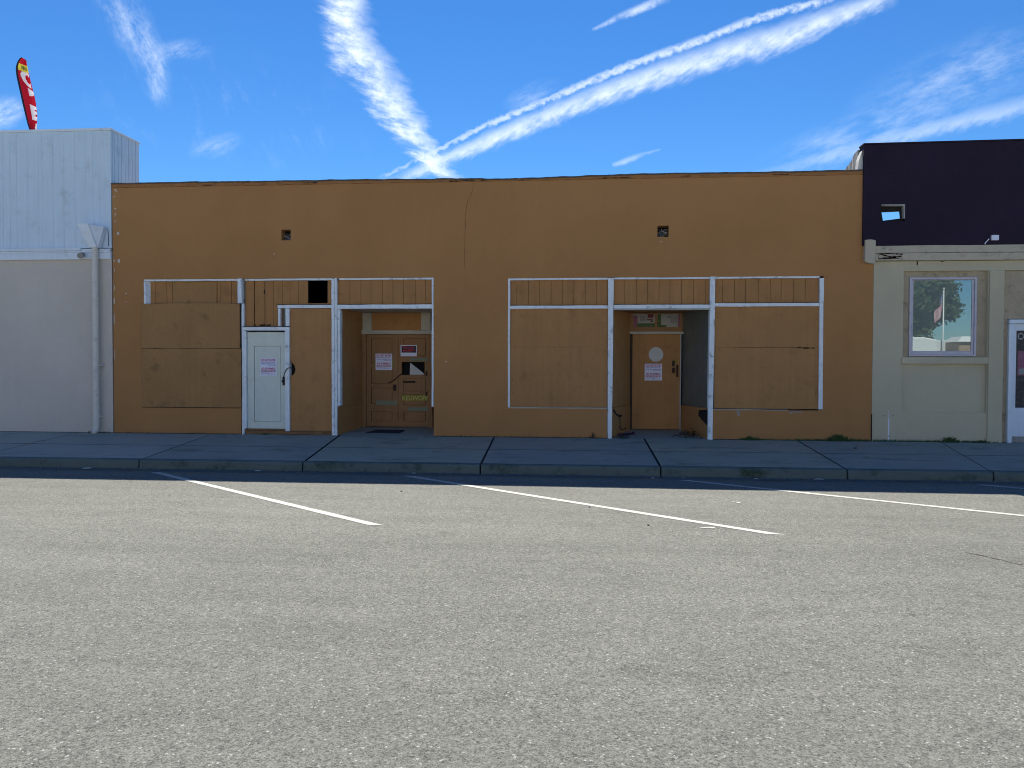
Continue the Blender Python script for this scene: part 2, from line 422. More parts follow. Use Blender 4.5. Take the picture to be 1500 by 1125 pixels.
# parking lines: four angled stripes
def stripe(x0, y0, x1, y1, w=.105):
    mb = MB(); n = 40; d = Vector((x1 - x0, y1 - y0)).normalized(); nn = Vector((-d.y, d.x)); L = []; Rr = []
    for i in range(n + 1):
        t = i / n; c = Vector((x0, y0)).lerp(Vector((x1, y1)), t)
        j = random.uniform(-.004, .004); h = Vector((1, 0)) * (w / 2 / abs(nn.x)) if i in (0, n) else nn * (w / 2 + j)
        L.append(mb.v((c.x + h.x, c.y + h.y, ROAD_Z + .004))); Rr.append(mb.v((c.x - h.x, c.y - h.y, ROAD_Z + .004)))
    for i in range(n): mb.face([L[i], L[i + 1], Rr[i + 1], Rr[i]])
    return mb
LINES = [(-6.72, -3.60, -2.19, -7.28, 'white parking line ending nearest the left building, starting below the boarded window'),
         (-2.76, -3.50, 1.98, -7.33, 'white parking line running across the road in front of the round-window door'),
         (1.36, -3.46, 6.95, -7.30, 'white parking line starting by the second recess and leaving the picture edge'),
         (5.60, -3.46, 11.2, -7.30, 'short white line end in kerb shade before the tan building')]
for x0, y0, x1, y1, lb in LINES:
    tag(stripe(x0, y0, x1, y1).build('parking_line', M['line']), lb, 'road marking', 'angled parking lines', 'structure')

# hairline crack in the road
mb = MB(); pts = [(2.75, -7.15), (3.15, -7.55), (3.4, -7.82), (3.62, -8.05), (3.75, -8.32), (3.95, -8.5), (4.3, -8.72)]
P2 = []
for (ax, ay), (bx, by) in zip(pts, pts[1:]):
    for i in range(6): P2.append((ax + (bx - ax) * i / 6 + random.uniform(-.012, .012), ay + (by - ay) * i / 6 + random.uniform(-.012, .012)))
for i, ((ax, ay), (bx, by)) in enumerate(zip(P2, P2[1:])):
    if random.random() < .22: continue
    w = .0035 + .011 * math.exp(-((i - 20) / 6) ** 2) * random.uniform(.5, 1)
    mb.poly([(ax, ay - w, ROAD_Z + .003), (bx, by - w, ROAD_Z + .003), (bx, by + w, ROAD_Z + .003), (ax, ay + w, ROAD_Z + .003)])
tag(mb.build('road_crack', M['crack']), 'thin dark crack in the asphalt', 'crack', None, 'structure')

# ------------------------------------------------------------------ ORANGE STOREFRONT
XL, XR, ZT = -9.63, 5.487, 5.04
shop = thing('storefront_building', (-2.1, 0, 0), 'long single-storey orange-brown stucco storefront with boarded windows and two recessed doorways', 'building')
ORIG_OFF = Vector((-2.1, 0, 0))
HOLES = [(-8.97, -6.91, .585, 3.165), (-6.91, -2.935, -.3, 3.165), (-1.452, .50, .585, 3.135), (.50, 2.53, -.3, 3.135), (2.53, 4.58, .585, 3.135),
         (-6.052, -5.855, 3.93, 4.145), (1.445, 1.66, 3.915, 4.13)]
xs = lin(XL, XR, 60) + [-8.97, -6.91, -2.935, -1.452, .50, 2.53, 4.58, -6.052, -5.855, 1.445, 1.66]
xs = [x for i, x in enumerate(sorted(xs))]
zs = [-.3, .585, 1.4, 2.3, 3.135, 3.165, 3.915, 3.93, 4.13, 4.145, 4.6, ZT]
WALL = MB(); WALL.wall(xs, zs, HOLES, 0, .22)
# sides, back and roof
mb = MB(); mb.box(XL, XL + .2, .22, 14, -.3, 4.7); mb.box(XR - .2, XR, .22, 14, -.3, 4.7); mb.box(XL + .2, XR - .2, 13.8, 14, -.3, 4.7)
mb.build('rear_wall', M['plaster_grey'], shop)
mb = MB(); mb.box(XL + .2, XR - .2, .22, 13.8, 4.3, 4.45); mb.build('roof', M['roof'], shop)
# parapet: painted band with an uneven, stepped top and a tarred cap
def topline(x):
    base = 5.128 - .040 * math.exp(-((x + 2.0) / 2.2) ** 2) + .006 * math.sin(x * 1.3)
    if -2.9 < x < -1.95: base += .012
    return base + mnoise.noise(Vector((x * 3.1, 0, 0))) * .010
def band(y0, y1, zl, zu, x0, x1, n, drop=0):
    m = MB(); rings = []
    for i in range(n + 1):
        x = x0 + (x1 - x0) * i / n; j = random.uniform(-.004, .004)
        rings.append([m.v((x, y0 + j, zl(x))), m.v((x, y1, zl(x))), m.v((x, y1, zu(x))), m.v((x, y0 + j, zu(x)))])
    for a, b_ in zip(rings, rings[1:]):
        for i in range(4): m.face([a[i], b_[i], b_[(i + 1) % 4], a[(i + 1) % 4]])
    m.face(rings[0]); m.face(rings[-1][::-1]); return m
band(-.012, .235, lambda x: ZT + .002 + mnoise.noise(Vector((x * 5, 3, 0))) * .012, lambda x: topline(x) - .022, XL - .01, 5.262, 150).build('parapet_band', M['cap_paint'], shop)
band(-.024, .25, lambda x: topline(x) - .021, lambda x: topline(x) + .004 + max(0, mnoise.noise(Vector((x * 9, 7, 0)))) * .012, XL - .012, 5.262, 220).build('parapet_cap', M['cap'], shop)

def strip_path(m, pts, w, y, sub=5, jit=.006):
    P = []
    for (ax, az), (bx, bz) in zip(pts, pts[1:]):
        for i in range(sub): P.append((ax + (bx - ax) * i / sub + random.uniform(-jit, jit), az + (bz - az) * i / sub))
    P.append(pts[-1])
    for i, ((ax, az), (bx, bz)) in enumerate(zip(P, P[1:])):
        a = w * random.uniform(.4, 1.2)
        m.poly([(ax - a, y, az), (ax + a, y, az), (bx + a, y, bz), (bx - a, y, bz)])
    return m
m = WALL; m.mi = 1; strip_path(m, [(-2.15, 5.05), (-2.15, 4.88), (-2.26, 4.66), (-2.30, 4.42), (-2.31, 4.0), (-2.32, 3.55), (-2.31, 3.3)], .0027, -.0022)
for a, b_, z in ((-2.62, -2.38, 5.052), (-2.36, -2.12, 5.062), (-2.0, -1.9, 5.058), (.3, .9, 5.06), (-1.2, -.9, 5.07), (3.6, 3.9, 5.07), (-5.6, -5.3, 5.07), (-7.7, -7.5, 5.06), (1.9, 2.05, 5.07)):
    n = 7
    for i in range(n):
        x0 = a + (b_ - a) * i / n; h = random.uniform(.003, .011)
        m.poly([(x0, -.020, z - h), (x0 + (b_ - a) / n, -.020, z - h), (x0 + (b_ - a) / n, -.020, z + h), (x0, -.020, z + h)])
# flakes of bare plaster along the left edge
def blob(m, cx, cz, rx, rz, y, n=9):
    a0 = random.random() * 6
    m.prism([(cx + rx * math.cos(a0 + 2 * math.pi * k / n) * random.uniform(.6, 1.15), cz + rz * math.sin(a0 + 2 * math.pi * k / n) * random.uniform(.6, 1.15)) for k in range(n)], y, .002)
m = WALL; m.mi = 2
for cx, cz, rx, rz in ((-9.511, 4.11, .024, .035), (-9.50, 3.545, .022, .046), (-9.56, 5.0, .016, .016), (-9.535, 4.975, .010, .016), (-9.59, 4.86, .010, .014), (-9.57, 4.62, .018, .014),
                       (-9.565, 4.50, .010, .020), (-9.568, 4.36, .010, .018), (-9.60, 3.55, .008, .03), (-9.595, 3.36, .006, .03), (-9.35, 2.88, .010, .014), (-9.35, 2.70, .008, .010),
                       (-9.60, 3.0, .007, .05), (-9.605, 2.72, .009, .06), (-9.61, 2.35, .008, .10), (-9.605, 1.6, .006, .1), (-2.69, 1.49, .014, .009), (-6.20, 3.66, .012, .008), (1.52, 3.82, .010, .012)):
    blob(m, cx, cz, rx * 1.45, rz * 1.3, -.0025)
m.mi = 3
for cx, cz_, rx, rz in ((3.02, .50, .03, .05), (3.0, .545, .05, .02), (4.0, .53, .03, .03), (4.1, .545, .12, .014)): blob(m, cx, cz_, rx, rz, -.0022)
WALL.build('wall', [M['orange'], M['crack'], M['plaster'], M['plaster_grey']], shop)

# the two square vents: a deep hole with a tangle of old mesh in it
for x0, x1, z0, z1 in ((-6.052, -5.855, 3.93, 4.145), (1.445, 1.66, 3.915, 4.13)):
    m = MB(); m.box(x0 - .05, x1 + .05, .222, .30, z0 - .05, z1 + .05)
    v = m.build('vent', M['dark'], shop)
    m = MB()
    for k in range(16):
        a = Vector((random.uniform(x0 + .01, x1 - .01), random.uniform(.08, .2), random.uniform(z0, z0 + (z1 - z0) * .8)))
        b_ = Vector((random.uniform(x0 + .01, x1 - .01), random.uniform(.08, .2), random.uniform(z0, z0 + (z1 - z0) * .8)))
        c = (a + b_) / 2 + Vector((random.uniform(-.05, .05), 0, random.uniform(-.04, .05)))
        m.tube([a, c, b_], random.uniform(.004, .011), 5)
    m.build('wire_mesh', M['galv'], v)

W = M['white']
def trimpart(name, boxes, mtl=W, parent=shop, jit=.003, bevel=.004):
    for b_ in boxes:
        m = MB(); m.trim(*b_, jit); o = m.build(name, mtl, parent, bevel)
    return o
def boards(name, x0, x1, y0, z0, z1, seams, mtl='boards', extra_gap=None, parent=shop):
    """vertical boards side by side, open seams between them"""
    m = MB(); e = [x0] + seams + [x1]
    for i, (a, b_) in enumerate(zip(e, e[1:])):
        g = .003 if not extra_gap else extra_gap.get(i, .003)
        m.box(a + (.0 if i == 0 else .003), b_ - g, y0 + random.uniform(-.003, .003), y0 + .03, z0 + random.uniform(-.004, .004), z1)
    m.box(x0, x1, y0 + .034, y0 + .06, z0, z1)
    return m.build(name, M[mtl], parent, .0015)
def seams(x0, x1, step, start=None):
    o = []; x = (start if start is not None else x0 + step)
    while x < x1 - .05: o.append(x + random.uniform(-.01, .01)); x += step
    return o

# --- left opening
trimpart('head_trim', [(-8.97, -6.97, .01, .12, 3.125, 3.163), (-6.83, -5.012, .012, .12, 3.125, 3.163), (-4.87, -2.945, .01, .12, 3.125, 3.163)])
trimpart('window_jamb', [(-8.967, -8.925, .0, .14, 2.66, 3.122)]); 
m = MB(); m.hexa([(-8.922, .004, 2.66), (-8.87, .085, 2.66), (-8.87, .14, 2.66), (-8.922, .14, 2.66)], [(-8.922, .004, 3.122), (-8.87, .085, 3.122), (-8.87, .14, 3.122), (-8.922, .14, 3.122)]); m.build('window_jamb', W, shop, .003)
boards('transom_panel', -8.868, -6.965, .085, 2.55, 3.122, [-8.77, -8.52, -8.40, -7.44, -7.38, -7.14, -7.02])
m = MB(); m.box(-8.39, -7.46, .075, .083, 2.60, 3.10); m.build('transom_patch', M['ply_worn'], shop, .002)
# two sheets of weathered plywood over the window
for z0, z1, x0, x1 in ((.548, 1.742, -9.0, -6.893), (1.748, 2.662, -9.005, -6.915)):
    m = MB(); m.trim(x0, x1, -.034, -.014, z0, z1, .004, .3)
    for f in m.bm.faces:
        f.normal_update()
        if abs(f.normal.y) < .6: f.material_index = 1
    m.mi = 1; m.box(x0 - .014, x1 + .010, -.012, -.003, z0 - .016, z1 + .003); o = m.build('plywood_sheet', [M['ply_worn'], M['shade_wood']], shop)  # dark rim box stands in for the shadow line round each sheet
m = MB(); m.box(-8.97, -6.93, .06, .09, .60, 2.54); m.build('window_backing', M['shade_wood'], shop)
# post between window and white door
trimpart('post', [(-6.96, -6.875, -.03, .15, 2.665, 3.165)]); trimpart('post', [(-6.888, -6.842, -.012, .15, 0, 2.66)])
# bay over the white door
m = MB()
e = [-6.838, -6.64, -6.42, -6.24, -6.06, -5.90, -5.72, -5.527]
for i, (a, b_) in enumerate(zip(e, e[1:])):
    g = (.014, .012, .003, .003, .003, .003, .0)[i]
    m.box(a + .003, b_ - g, .06 + random.uniform(-.004, .004), .09, 2.205 if a < -6.1 else 2.64, 3.122)
m.box(-5.527, -5.116, .06, .09, 2.635, 2.668); m.box(-5.116, -5.012, .06, .09, 2.635, 3.122)
m.mi = 1; keep = len(m.bm.verts)
m.box(-6.838, -6.14, .094, .11, 2.2, 3.122); m.box(-6.14, -5.53, .094, .11, 2.64, 3.122); m.mi = 2; m.bm.verts.ensure_lookup_table(); keep = len(m.bm.verts)
for cx, cz, rx, rz in ((-6.50, 2.222, .05, .02), (-6.44, 2.235, .03, .03), (-6.35, 2.225, .06, .02), (-6.64, 2.225, .03, .018), (-6.642, 2.45, .006, .2), (-6.43, 2.9, .014, .06)):
    blob(m, cx, cz, rx, rz, .0515)
m.bm.verts.ensure_lookup_table()
for v in m.bm.verts[keep:]: v.co.y = .0535 if v.co.y > .03 else .058
m.build('transom_panel', [M['boards'], M['shade_wood'], M['crack']], shop)
trimpart('transom_rail', [(-6.135, -5.012, -.008, .12, 2.562, 2.628)])
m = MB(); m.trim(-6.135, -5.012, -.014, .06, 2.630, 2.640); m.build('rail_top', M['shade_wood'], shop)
trimpart('slot_jamb', [(-6.13, -6.078, .0, .12, 2.203, 2.558), (-5.972, -5.89, -.004, .12, 2.203, 2.558)])
m = MB(); m.box(-6.076, -5.974, .10, .115, 2.203, 2.558); m.build('slot_glass', M['mirror_grey'], shop)
# white door with its frame
frame = trimpart('door_frame', [(-6.872, -6.800, -.004, .13, .118, 2.10), (-6.872, -5.885, -.012, .13, 2.115, 2.186), (-5.975, -5.885, -.03, .13, .075, 2.112)])
m = MB(); m.box(-6.872, -5.885, -.02, .1, 2.188, 2.198); m.build('flashing', M['shade_wood'], shop)
m = MB(); m.trim(-6.842, -5.012, .02, .2, .0, .082, .006, .12); m.trim(-6.842, -5.98, .02, .2, .085, .112, .003, .12); m.build('door_sill', M['sill_wear'], shop, .008)
m = MB(); m.trim(-5.95, -5.16, -.02, .016, .004, .068, .008, .1); m.build('plinth_board', M['sill_wear'], shop, .01)
m = MB()
xs_, zs_ = [-6.796, -6.66, -6.10, -5.982], [.116, .255, 1.80, 2.085]
m.wall(xs_, zs_, [(-6.66, -6.10, .255, 1.80)], .055, .04); m.box(-6.66, -6.10, .082, .093, .255, 1.80); m.box(-6.648, -6.106, .060, .081, .262, 1.79)
wd = m.build('door', M['white_door'], shop, .004); wd['label'] = 'grey-white single-panel door'
m = MB(); m.tube([(-6.035, .055, 1.085), (-6.035, .02, 1.085)], .012, 8); m.tube([(-6.035, .02, 1.085), (-6.035, -.004, 1.085)], .026, 12); m.box(-6.06, -6.01, .047, .0535, 1.0, 1.17); m.build('handle', M['iron'], wd, .003)
m = MB(); pts = []
for k in range(26):
    t = k / 25; a = math.pi * t
    pts.append((-6.03 + .20 * t - .015 * math.sin(a), .0 - .05 * math.sin(a), 1.09 + .27 * math.sin(a * .62)))
m.tube(pts, .009, 6); m.build('chain', M['iron'], wd)
# orange sheet beside the door with the broken hole
m = MB()
cz = 1.33; arc = [(-5.882 + .10 * math.cos(a) * random.uniform(.9, 1.1), cz + .135 * math.sin(a) * random.uniform(.92, 1.08)) for a in lin(-math.pi / 2, math.pi / 2, 10)]
m.prism([(-5.882, .085), (-5.012, .085), (-5.012, 2.556), (-5.882, 2.556)] + arc[::-1], .02, .045)
m.build('plywood_sheet', M['ply'], shop, .002)
m = MB(); m.box(-5.882, -5.70, .10, .11, 1.1, 1.6); m.build('hole_backing', M['dark'], shop)
# post between bays
trimpart('post', [(-5.008, -4.955, -.035, .16, 0, 3.15), (-4.952, -4.902, -.02, .16, 0, 3.165)])
trimpart('recess_jamb', [(-4.899, -4.845, .01, .16, .60, 2.54)])
# recess one
boards('transom_panel', -4.90, -2.975, .05, 2.635, 3.122, seams(-4.9, -2.975, .222, -4.66))
trimpart('transom_rail', [(-4.90, -2.96, -.01, .13, 2.548, 2.630)])
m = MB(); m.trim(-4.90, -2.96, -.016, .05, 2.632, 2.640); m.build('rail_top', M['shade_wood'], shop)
m = MB(); m.trim(-2.975, -2.938, -.01, .14, .59, 3.16); m.build('recess_jamb', W, shop, .004)
def hquad(pts, z0, z1, name, mtl, bev=.003):
    m = MB(); m.prism_z(pts, z0, z1); return m.build(name, mtl, shop, bev)
hquad([(-4.90, .135), (-2.93, .135), (-3.2, 1.55), (-4.86, 1.55)], 2.56, 2.60, 'recess_ceiling', M['cream'])
m = MB(); m.hexa([(-4.862, .14, .58), (-4.762, 1.32, .58), (-4.90, 1.32, .58), (-5.0, .18, .58)], [(-4.862, .14, 2.558), (-4.762, 1.32, 2.558), (-4.90, 1.32, 2.558), (-5.0, .18, 2.558)]); m.build('recess_wall', M['ply'], shop)
m = MB(); m.hexa([(-4.895, .0, -.05), (-4.745, 1.32, -.05), (-4.9, 1.32, -.05), (-5.0, .17, -.05)], [(-4.895, .0, .575), (-4.745, 1.32, .575), (-4.9, 1.32, .575), (-5.0, .17, .575)]); m.build('bulkhead', M['orange'], shop)
m = MB(); m.hexa([(-2.936, .222, -.05), (-3.20, 1.45, -.05), (-3.1, 1.45, -.05), (-2.8, .222, -.05)], [(-2.936, .222, 2.56), (-3.20, 1.45, 2.56), (-3.1, 1.45, 2.56), (-2.8, .222, 2.56)]); m.build('recess_wall', M['orange'], shop)
Y1 = 1.30
fz = lambda py: 2.165 - (py - 484.5) * .01486
fx = lambda px: -4.61 + (px - 540) * .01499
m = MB(); m.trim(-4.76, -3.22, Y1 - .05, Y1 + .1, 2.092, 2.172); m.build('door_head', M['cream'], shop, .004)
for b_ in ((-4.75, -4.545), (-3.46, -3.25)):
    trimpart('transom_trim', [(*b_, Y1 - .01, Y1 + .09, 2.175, 2.556)], M['cream'])
m = MB(); m.box(-4.542, -3.463, Y1 + .02, Y1 + .06, 2.175, 2.556); m.build('transom_panel', M['ply'], shop)
for b_ in ((-4.755, -4.665), (-3.272, -3.205)):
    trimpart('door_jamb', [(*b_, Y1 - .02, Y1 + .1, .06, 2.088)], M['door_brown'])
m = MB(); m.box(-4.9, -2.9, 1.44, 1.5, -.05, 2.6); m.build('recess_backing', M['dark'], shop)
def leaf(x0, x1, panels, window=None):
    m = MB(); hol = [(a, b_, c, d) for a, b_, c, d in panels]
    if window: hol = hol + [window]
    xs_ = [x0, x1]; zs_ = [.085, 2.085]
    for a, b_, c, d in hol: xs_ += [a, b_]; zs_ += [c, d]
    m.wall(xs_, zs_, hol, Y1, .045)
    for a, b_, c, d in panels: m.box(a, b_, Y1 + .032, Y1 + .044, c, d); m.box(a + .014, b_ - .014, Y1 + .008, Y1 + .031, c + .014, d - .014)
    return m.build('door', M['door_brown'], shop, .003)
La, Lb, Lc, Ld = -4.66, -3.968, -3.962, -3.275
px0, px1, qx0, qx1 = La + .10, Lb - .12, Lc + .12, Ld - .08
l1 = leaf(La, Lb, [(px0, px1, .20, .42), (px0, px1, .58, .93), (px0, px1, 1.02, 1.38), (px0, px1, 1.45, 2.0)]); l1['label'] = 'brown panelled left leaf with taped notice'
l2 = leaf(Lc, Ld, [(qx0, qx1, .20, .42), (qx0, qx1, .56, .80), (qx0, qx1, .86, 1.14), (qx0, qx1, 1.62, 2.0)], (fx(588.5), fx(622), fz(549), fz(530))); l2['label'] = 'brown panelled right leaf with broken window'
m = MB(); m.prism([(fx(600), fz(548.6)), (fx(620.5), fz(548.6)), (fx(620), fz(546)), (fx(600.5), fz(531))], Y1 + .02, Y1 + .026); m.build('glass_shard', M['pale_glass'], l2)
m = MB(); m.box(fx(590), fx(608.5), Y1 - .006, Y1 - .001, fz(560.3), fz(557.8)); m.build('mail_slot', M['black_paint'], l2)
m = MB(); m.box(fx(576), fx(580.5), Y1 - .008, Y1 - .001, fz(572), fz(563)); m.tube([(fx(578), Y1 - .008, fz(567)), (fx(578), Y1 - .05, fz(567))], .012, 8); m.tube([(fx(578), Y1 - .05, fz(567)), (fx(578), Y1 - .075, fz(567))], .028, 12); m.build('handle', M['iron'], l1, .002)
m = MB(); m.box(fx(623.5), fx(626), Y1 - .012, Y1 - .001, fz(551), fz(543)); m.build('hinge', M['iron'], l2, .002); m = MB(); m.box(fx(623.5), fx(626), Y1 - .012, Y1 - .001, fz(579), fz(573)); m.build('hinge', M['iron'], l2, .002)
# tape left on the doors
for par, x0, x1, y0_, y1_, k in ((l1, 550.5, 582, 593, 586.5, 'tape'), (l2, 600.5, 627, 528.6, 524.2, 'tape'), (l2, 597, 627, 601.3, 596, 'tape'), (l1, 547, 577, 537, 528.5, 'tape_yellow')):
    m = MB(); n = 10; row = []
    for i in range(n + 1):
        x = fx(x0) + (fx(x1) - fx(x0)) * i / n; row.append((x, fz(y0_) + random.uniform(-.006, .004), fz(y1_) + random.uniform(-.004, .006)))
    for a, b_ in zip(row, row[1:]): m.poly([(a[0], Y1 - .003, a[1]), (b_[0], Y1 - .003, b_[1]), (b_[0], Y1 - .003, b_[2]), (a[0], Y1 - .003, a[2])])
    m.build('tape', M[k], par)
m = MB(); m.mi = 0; m.poly([(fx(588.5), Y1 - .003, fz(587)), (fx(627), Y1 - .003, fz(586)), (fx(627), Y1 - .003, fz(578.5)), (fx(588.5), Y1 - .003, fz(578))])
text_polys(m, 'KEUWOIV', fx(589.5), fx(626.5), fz(586), fz(579), Y1 - .0055, 1)
m.build('tape', [M['tape_yellow'], M['tape_letter']], l2)

# --- right opening
trimpart('head_trim', [(-1.45, .50, .0, .12, 3.098, 3.134), (.613, 2.452, .0, .12, 3.10, 3.134), (2.552, 4.50, .0, .12, 3.102, 3.138)])
trimpart('window_jamb', [(-1.453, -1.412, -.006, .13, .60, 3.096)])
m = MB(); m.trim(4.502, 4.58, -.012, .13, 2.63, 3.10); m.hexa([(4.508, -.012, .60), (4.582, -.012, .60), (4.582, .13, .60), (4.508, .13, .60)], [(4.505, -.012, 2.628), (4.575, -.012, 2.628), (4.575, .13, 2.628), (4.505, .13, 2.628)]); m.build('window_jamb', W, shop, .004)
def post(x0, x1, xb0, xb1, zt):
    m = MB(); n = 14; rings = []
    for i in range(n + 1):
        t = i / n; a = xb0 + (x0 - xb0) * t; b_ = xb1 + (x1 - xb1) * t; j = lambda: random.uniform(-.003, .003)
        z = -.02 + (zt + .02) * t
        rings.append([m.v((a + j(), -.03, z)), m.v((b_ + j(), -.03, z)), m.v((b_, .15, z)), m.v((a, .15, z))])
    for r0, r1 in zip(rings, rings[1:]):
        for q in range(4): m.face([r0[q], r1[q], r1[(q + 1) % 4], r0[(q + 1) % 4]])
    m.face(rings[0]); m.face(rings[-1][::-1]); return m.build('post', W, shop, .004)
post(.503, .611, .510, .592, 3.125); post(2.454, 2.550, 2.432, 2.522, 3.14)
for x0, x1, st in ((-1.41, .50, -1.28), (.613, 2.452, .82), (2.552, 4.50, 2.70)):
    boards('transom_panel', x0, x1, .05, 2.60, 3.10, seams(x0, x1, .222, st))
for x0, x1, z0, z1 in ((-1.41, .50, 2.535, 2.597), (.613, 2.452, 2.535, 2.606), (2.552, 4.50, 2.565, 2.63)):
    trimpart('transom_rail', [(x0, x1, -.006, .13, z0, z1)])
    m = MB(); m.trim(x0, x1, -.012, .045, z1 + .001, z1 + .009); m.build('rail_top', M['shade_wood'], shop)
m = MB(); m.trim(.613, 2.452, -.02, .14, 2.505, 2.532); m.build('soffit_trim', M['cream'], shop, .003)
for x0, x1 in ((-1.41, .502), (2.552, 4.504)):
    zt = 2.533 if x0 < 0 else 2.563
    for z0, z1 in ((.602, 1.783), (1.788, zt)):
        m = MB(); m.trim(x0, x1, .03, .05, z0, z1, .0015, .3)
        if x0 > 0 and z0 < 1:
            m.mi = 1; keep = len(m.bm.verts)
            for cx, cz_, rx, rz in ((4.28, 1.768, .10, .014), (4.15, 1.774, .06, .007), (4.40, 1.766, .05, .012), (3.55, 1.782, .9, .003)): blob(m, cx, cz_, rx, rz, 0)
            m.bm.verts.ensure_lookup_table()
            for v in m.bm.verts[keep:]: v.co.y = .0275 if v.co.y < .001 else .0295
        m.mi = 1
        for q in range(26):
            ex = random.choice((0, 1)); px_ = random.uniform(x0 + .04, x1 - .04) if ex else random.choice((x0 + .05, x1 - .05, (x0 + x1) / 2)); pz_ = random.choice((z0 + .04, z1 - .04)) if ex else random.uniform(z0 + .05, z1 - .05)
            r_ = random.uniform(.004, .008); m.poly([(px_ + r_ * math.cos(k * 1.0472), .0265, pz_ + r_ * math.sin(k * 1.0472)) for k in range(6)])
        m.build('plywood_sheet', [M['ply'], M['crack']], shop)
    m = MB(); m.box(x0, x1, .055, .08, .6, zt); m.build('window_backing', M['shade_wood'], shop)
trimpart('sill', [(-1.452, .50, -.016, .1, .578, .598)], M['cream'], jit=.003); trimpart('sill', [(2.53, 3.95, -.014, .1, .570, .586)], M['cream'], jit=.004)
m = MB(); m.trim(3.955, 4.5, -.008, .1, .562, .586, .006, .08); m.build('sill', M['sill_wear'], shop, .003)
# recess two
hquad([(.56, .14), (2.50, .14), (2.12, 1.55), (.98, 1.55)], 2.535, 2.57, 'recess_ceiling', M['door_brown'])
m = MB(); m.hexa([(.594, .15, .60), (1.02, 1.32, .60), (.9, 1.36, .60), (.5, .20, .60)], [(.594, .15, 2.533), (1.02, 1.32, 2.533), (.9, 1.36, 2.533), (.5, .20, 2.533)]); m.build('recess_wall', M['ply'], shop)
m = MB(); m.hexa([(.598, .03, -.05), (1.035, 1.32, -.05), (.9, 1.36, -.05), (.5, .2, -.05)], [(.598, .03, .595), (1.035, 1.32, .595), (.9, 1.36, .595), (.5, .2, .595)])
d = Vector((1.035 - .598, 1.32 - .03, 0)).normalized(); nrm = Vector((d.y, -d.x, 0)); m.mi = 1
def on_left(s, z): p = Vector((.598, .03, 0)) + d * s + nrm * .003; return (p.x, p.y, z)
for (s0, z0), (s1, z1), w in (((.05, .56), (.22, .47), .030), ((.22, .47), (.42, .41), .020), ((.42, .41), (.66, .40), .022), ((.50, .40), (.56, .20), .07), ((.50, .2), (.60, .13), .022), ((.6, .12), (1.0, .12), .010)):
    m.poly([on_left(s0, z0 - w), on_left(s1 + .03, z1 - w * .8), on_left(s1 + .03, z1 + w), on_left(s0, z0 + w)])
m.build('bulkhead', [M['orange'], M['black_paint']], shop)
m = MB(); m.hexa([(2.452, .15, .60), (2.098, 1.32, .60), (2.2, 1.36, .60), (2.55, .2, .60)], [(2.452, .15, 2.533), (2.098, 1.32, 2.533), (2.2, 1.36, 2.533), (2.55, .2, 2.533)]); o = m.build('recess_window', M['mirror_grey'], shop); o['label'] = 'dusty dark grey side glass'
m = MB(); m.hexa([(2.446, .03, -.05), (2.085, 1.32, -.05), (2.2, 1.36, -.05), (2.55, .2, -.05)], [(2.446, .03, .595), (2.085, 1.32, .595), (2.2, 1.36, .595), (2.55, .2, .595)])
e_ = Vector((2.085 - 2.446, 1.32 - .03, 0)).normalized(); en = Vector((-e_.y, -abs(e_.x), 0)); m.mi = 1
def on_right(s, z): p = Vector((2.446, .03, 0)) + e_ * s + en * .003; return (p.x, p.y, z)
m.poly([on_right(.03, .57), on_right(.03, .26), on_right(.30, .36), on_right(.46, .44), on_right(.42, .55)])
m.build('bulkhead', [M['orange'], M['black_paint']], shop)
m = MB(); m.trim(1.0, 2.12, Y1 - .05, Y1 + .1, 2.09, 2.14); m.build('door_head', M['cream'], shop, .004)
trimpart('door_jamb', [(1.02, 1.062, Y1 - .01, Y1 + .1, .06, 2.086)], M['shade_wood'])
trimpart('door_jamb', [(2.052, 2.076, Y1 - .02, Y1 + .1, .06, 2.086)], M['cream'])
gx_ = lambda px: 1.05 + (px - 926) * .01424
gz_ = lambda py: 2.12 - (py - 487) * .0144
m = MB(); hole_c, hole_r = (1.556, 1.66), .155
N = 32; ring = [(hole_c[0] + hole_r * math.cos(2 * math.pi * k / N), hole_c[1] + hole_r * math.sin(2 * math.pi * k / N)) for k in range(N)]
def sq(k):
    a = 2 * math.pi * k / N; c, s_ = math.cos(a), math.sin(a); q = .30 / max(abs(c), abs(s_)); return (hole_c[0] + q * c, hole_c[1] + q * s_)
for y, fl in ((Y1, 0), (Y1 + .045, 1)):
    A = [m.v((x, y, z)) for x, z in ring]; B = [m.v((*[sq(k)[0]], y, sq(k)[1])) for k in range(N)]
    for k in range(N): m.face([A[k], A[(k + 1) % N], B[(k + 1) % N], B[k]])
    if fl == 0: A0 = A
for k in range(N): m.face([A0[k], A0[(k + 1) % N], A[(k + 1) % N], A[k]])
x0, x1, z0, z1 = 1.066, 2.048, .085, 2.084; a, b_, c, d_ = hole_c[0] - .30, hole_c[0] + .30, hole_c[1] - .30, hole_c[1] + .30
m.wall([x0, a, b_, x1], [z0, c, d_, z1], [(a, b_, c, d_)], Y1, .045)
rd = m.build('door', M['ply'], shop); rd['label'] = 'flat orange-brown door with a round window'
m = MB(); m.disc(hole_c, hole_r + .012, Y1 + .02, Y1 + .03, 32); m.build('round_window', M['pale_glass'], rd)
m = MB(); m.box(gx_(985), gx_(989), Y1 - .008, Y1 - .001, gz_(536), gz_(528)); m.box(gx_(985), gx_(989.5), Y1 - .008, Y1 - .001, gz_(546), gz_(538)); m.box(gx_(991), gx_(994), Y1 - .02, Y1 - .001, gz_(552), gz_(534)); m.tube([(gx_(987), Y1 - .008, gz_(542)), (gx_(987), Y1 - .05, gz_(542))], .02, 10); m.build('handle', M['iron'], rd, .002)
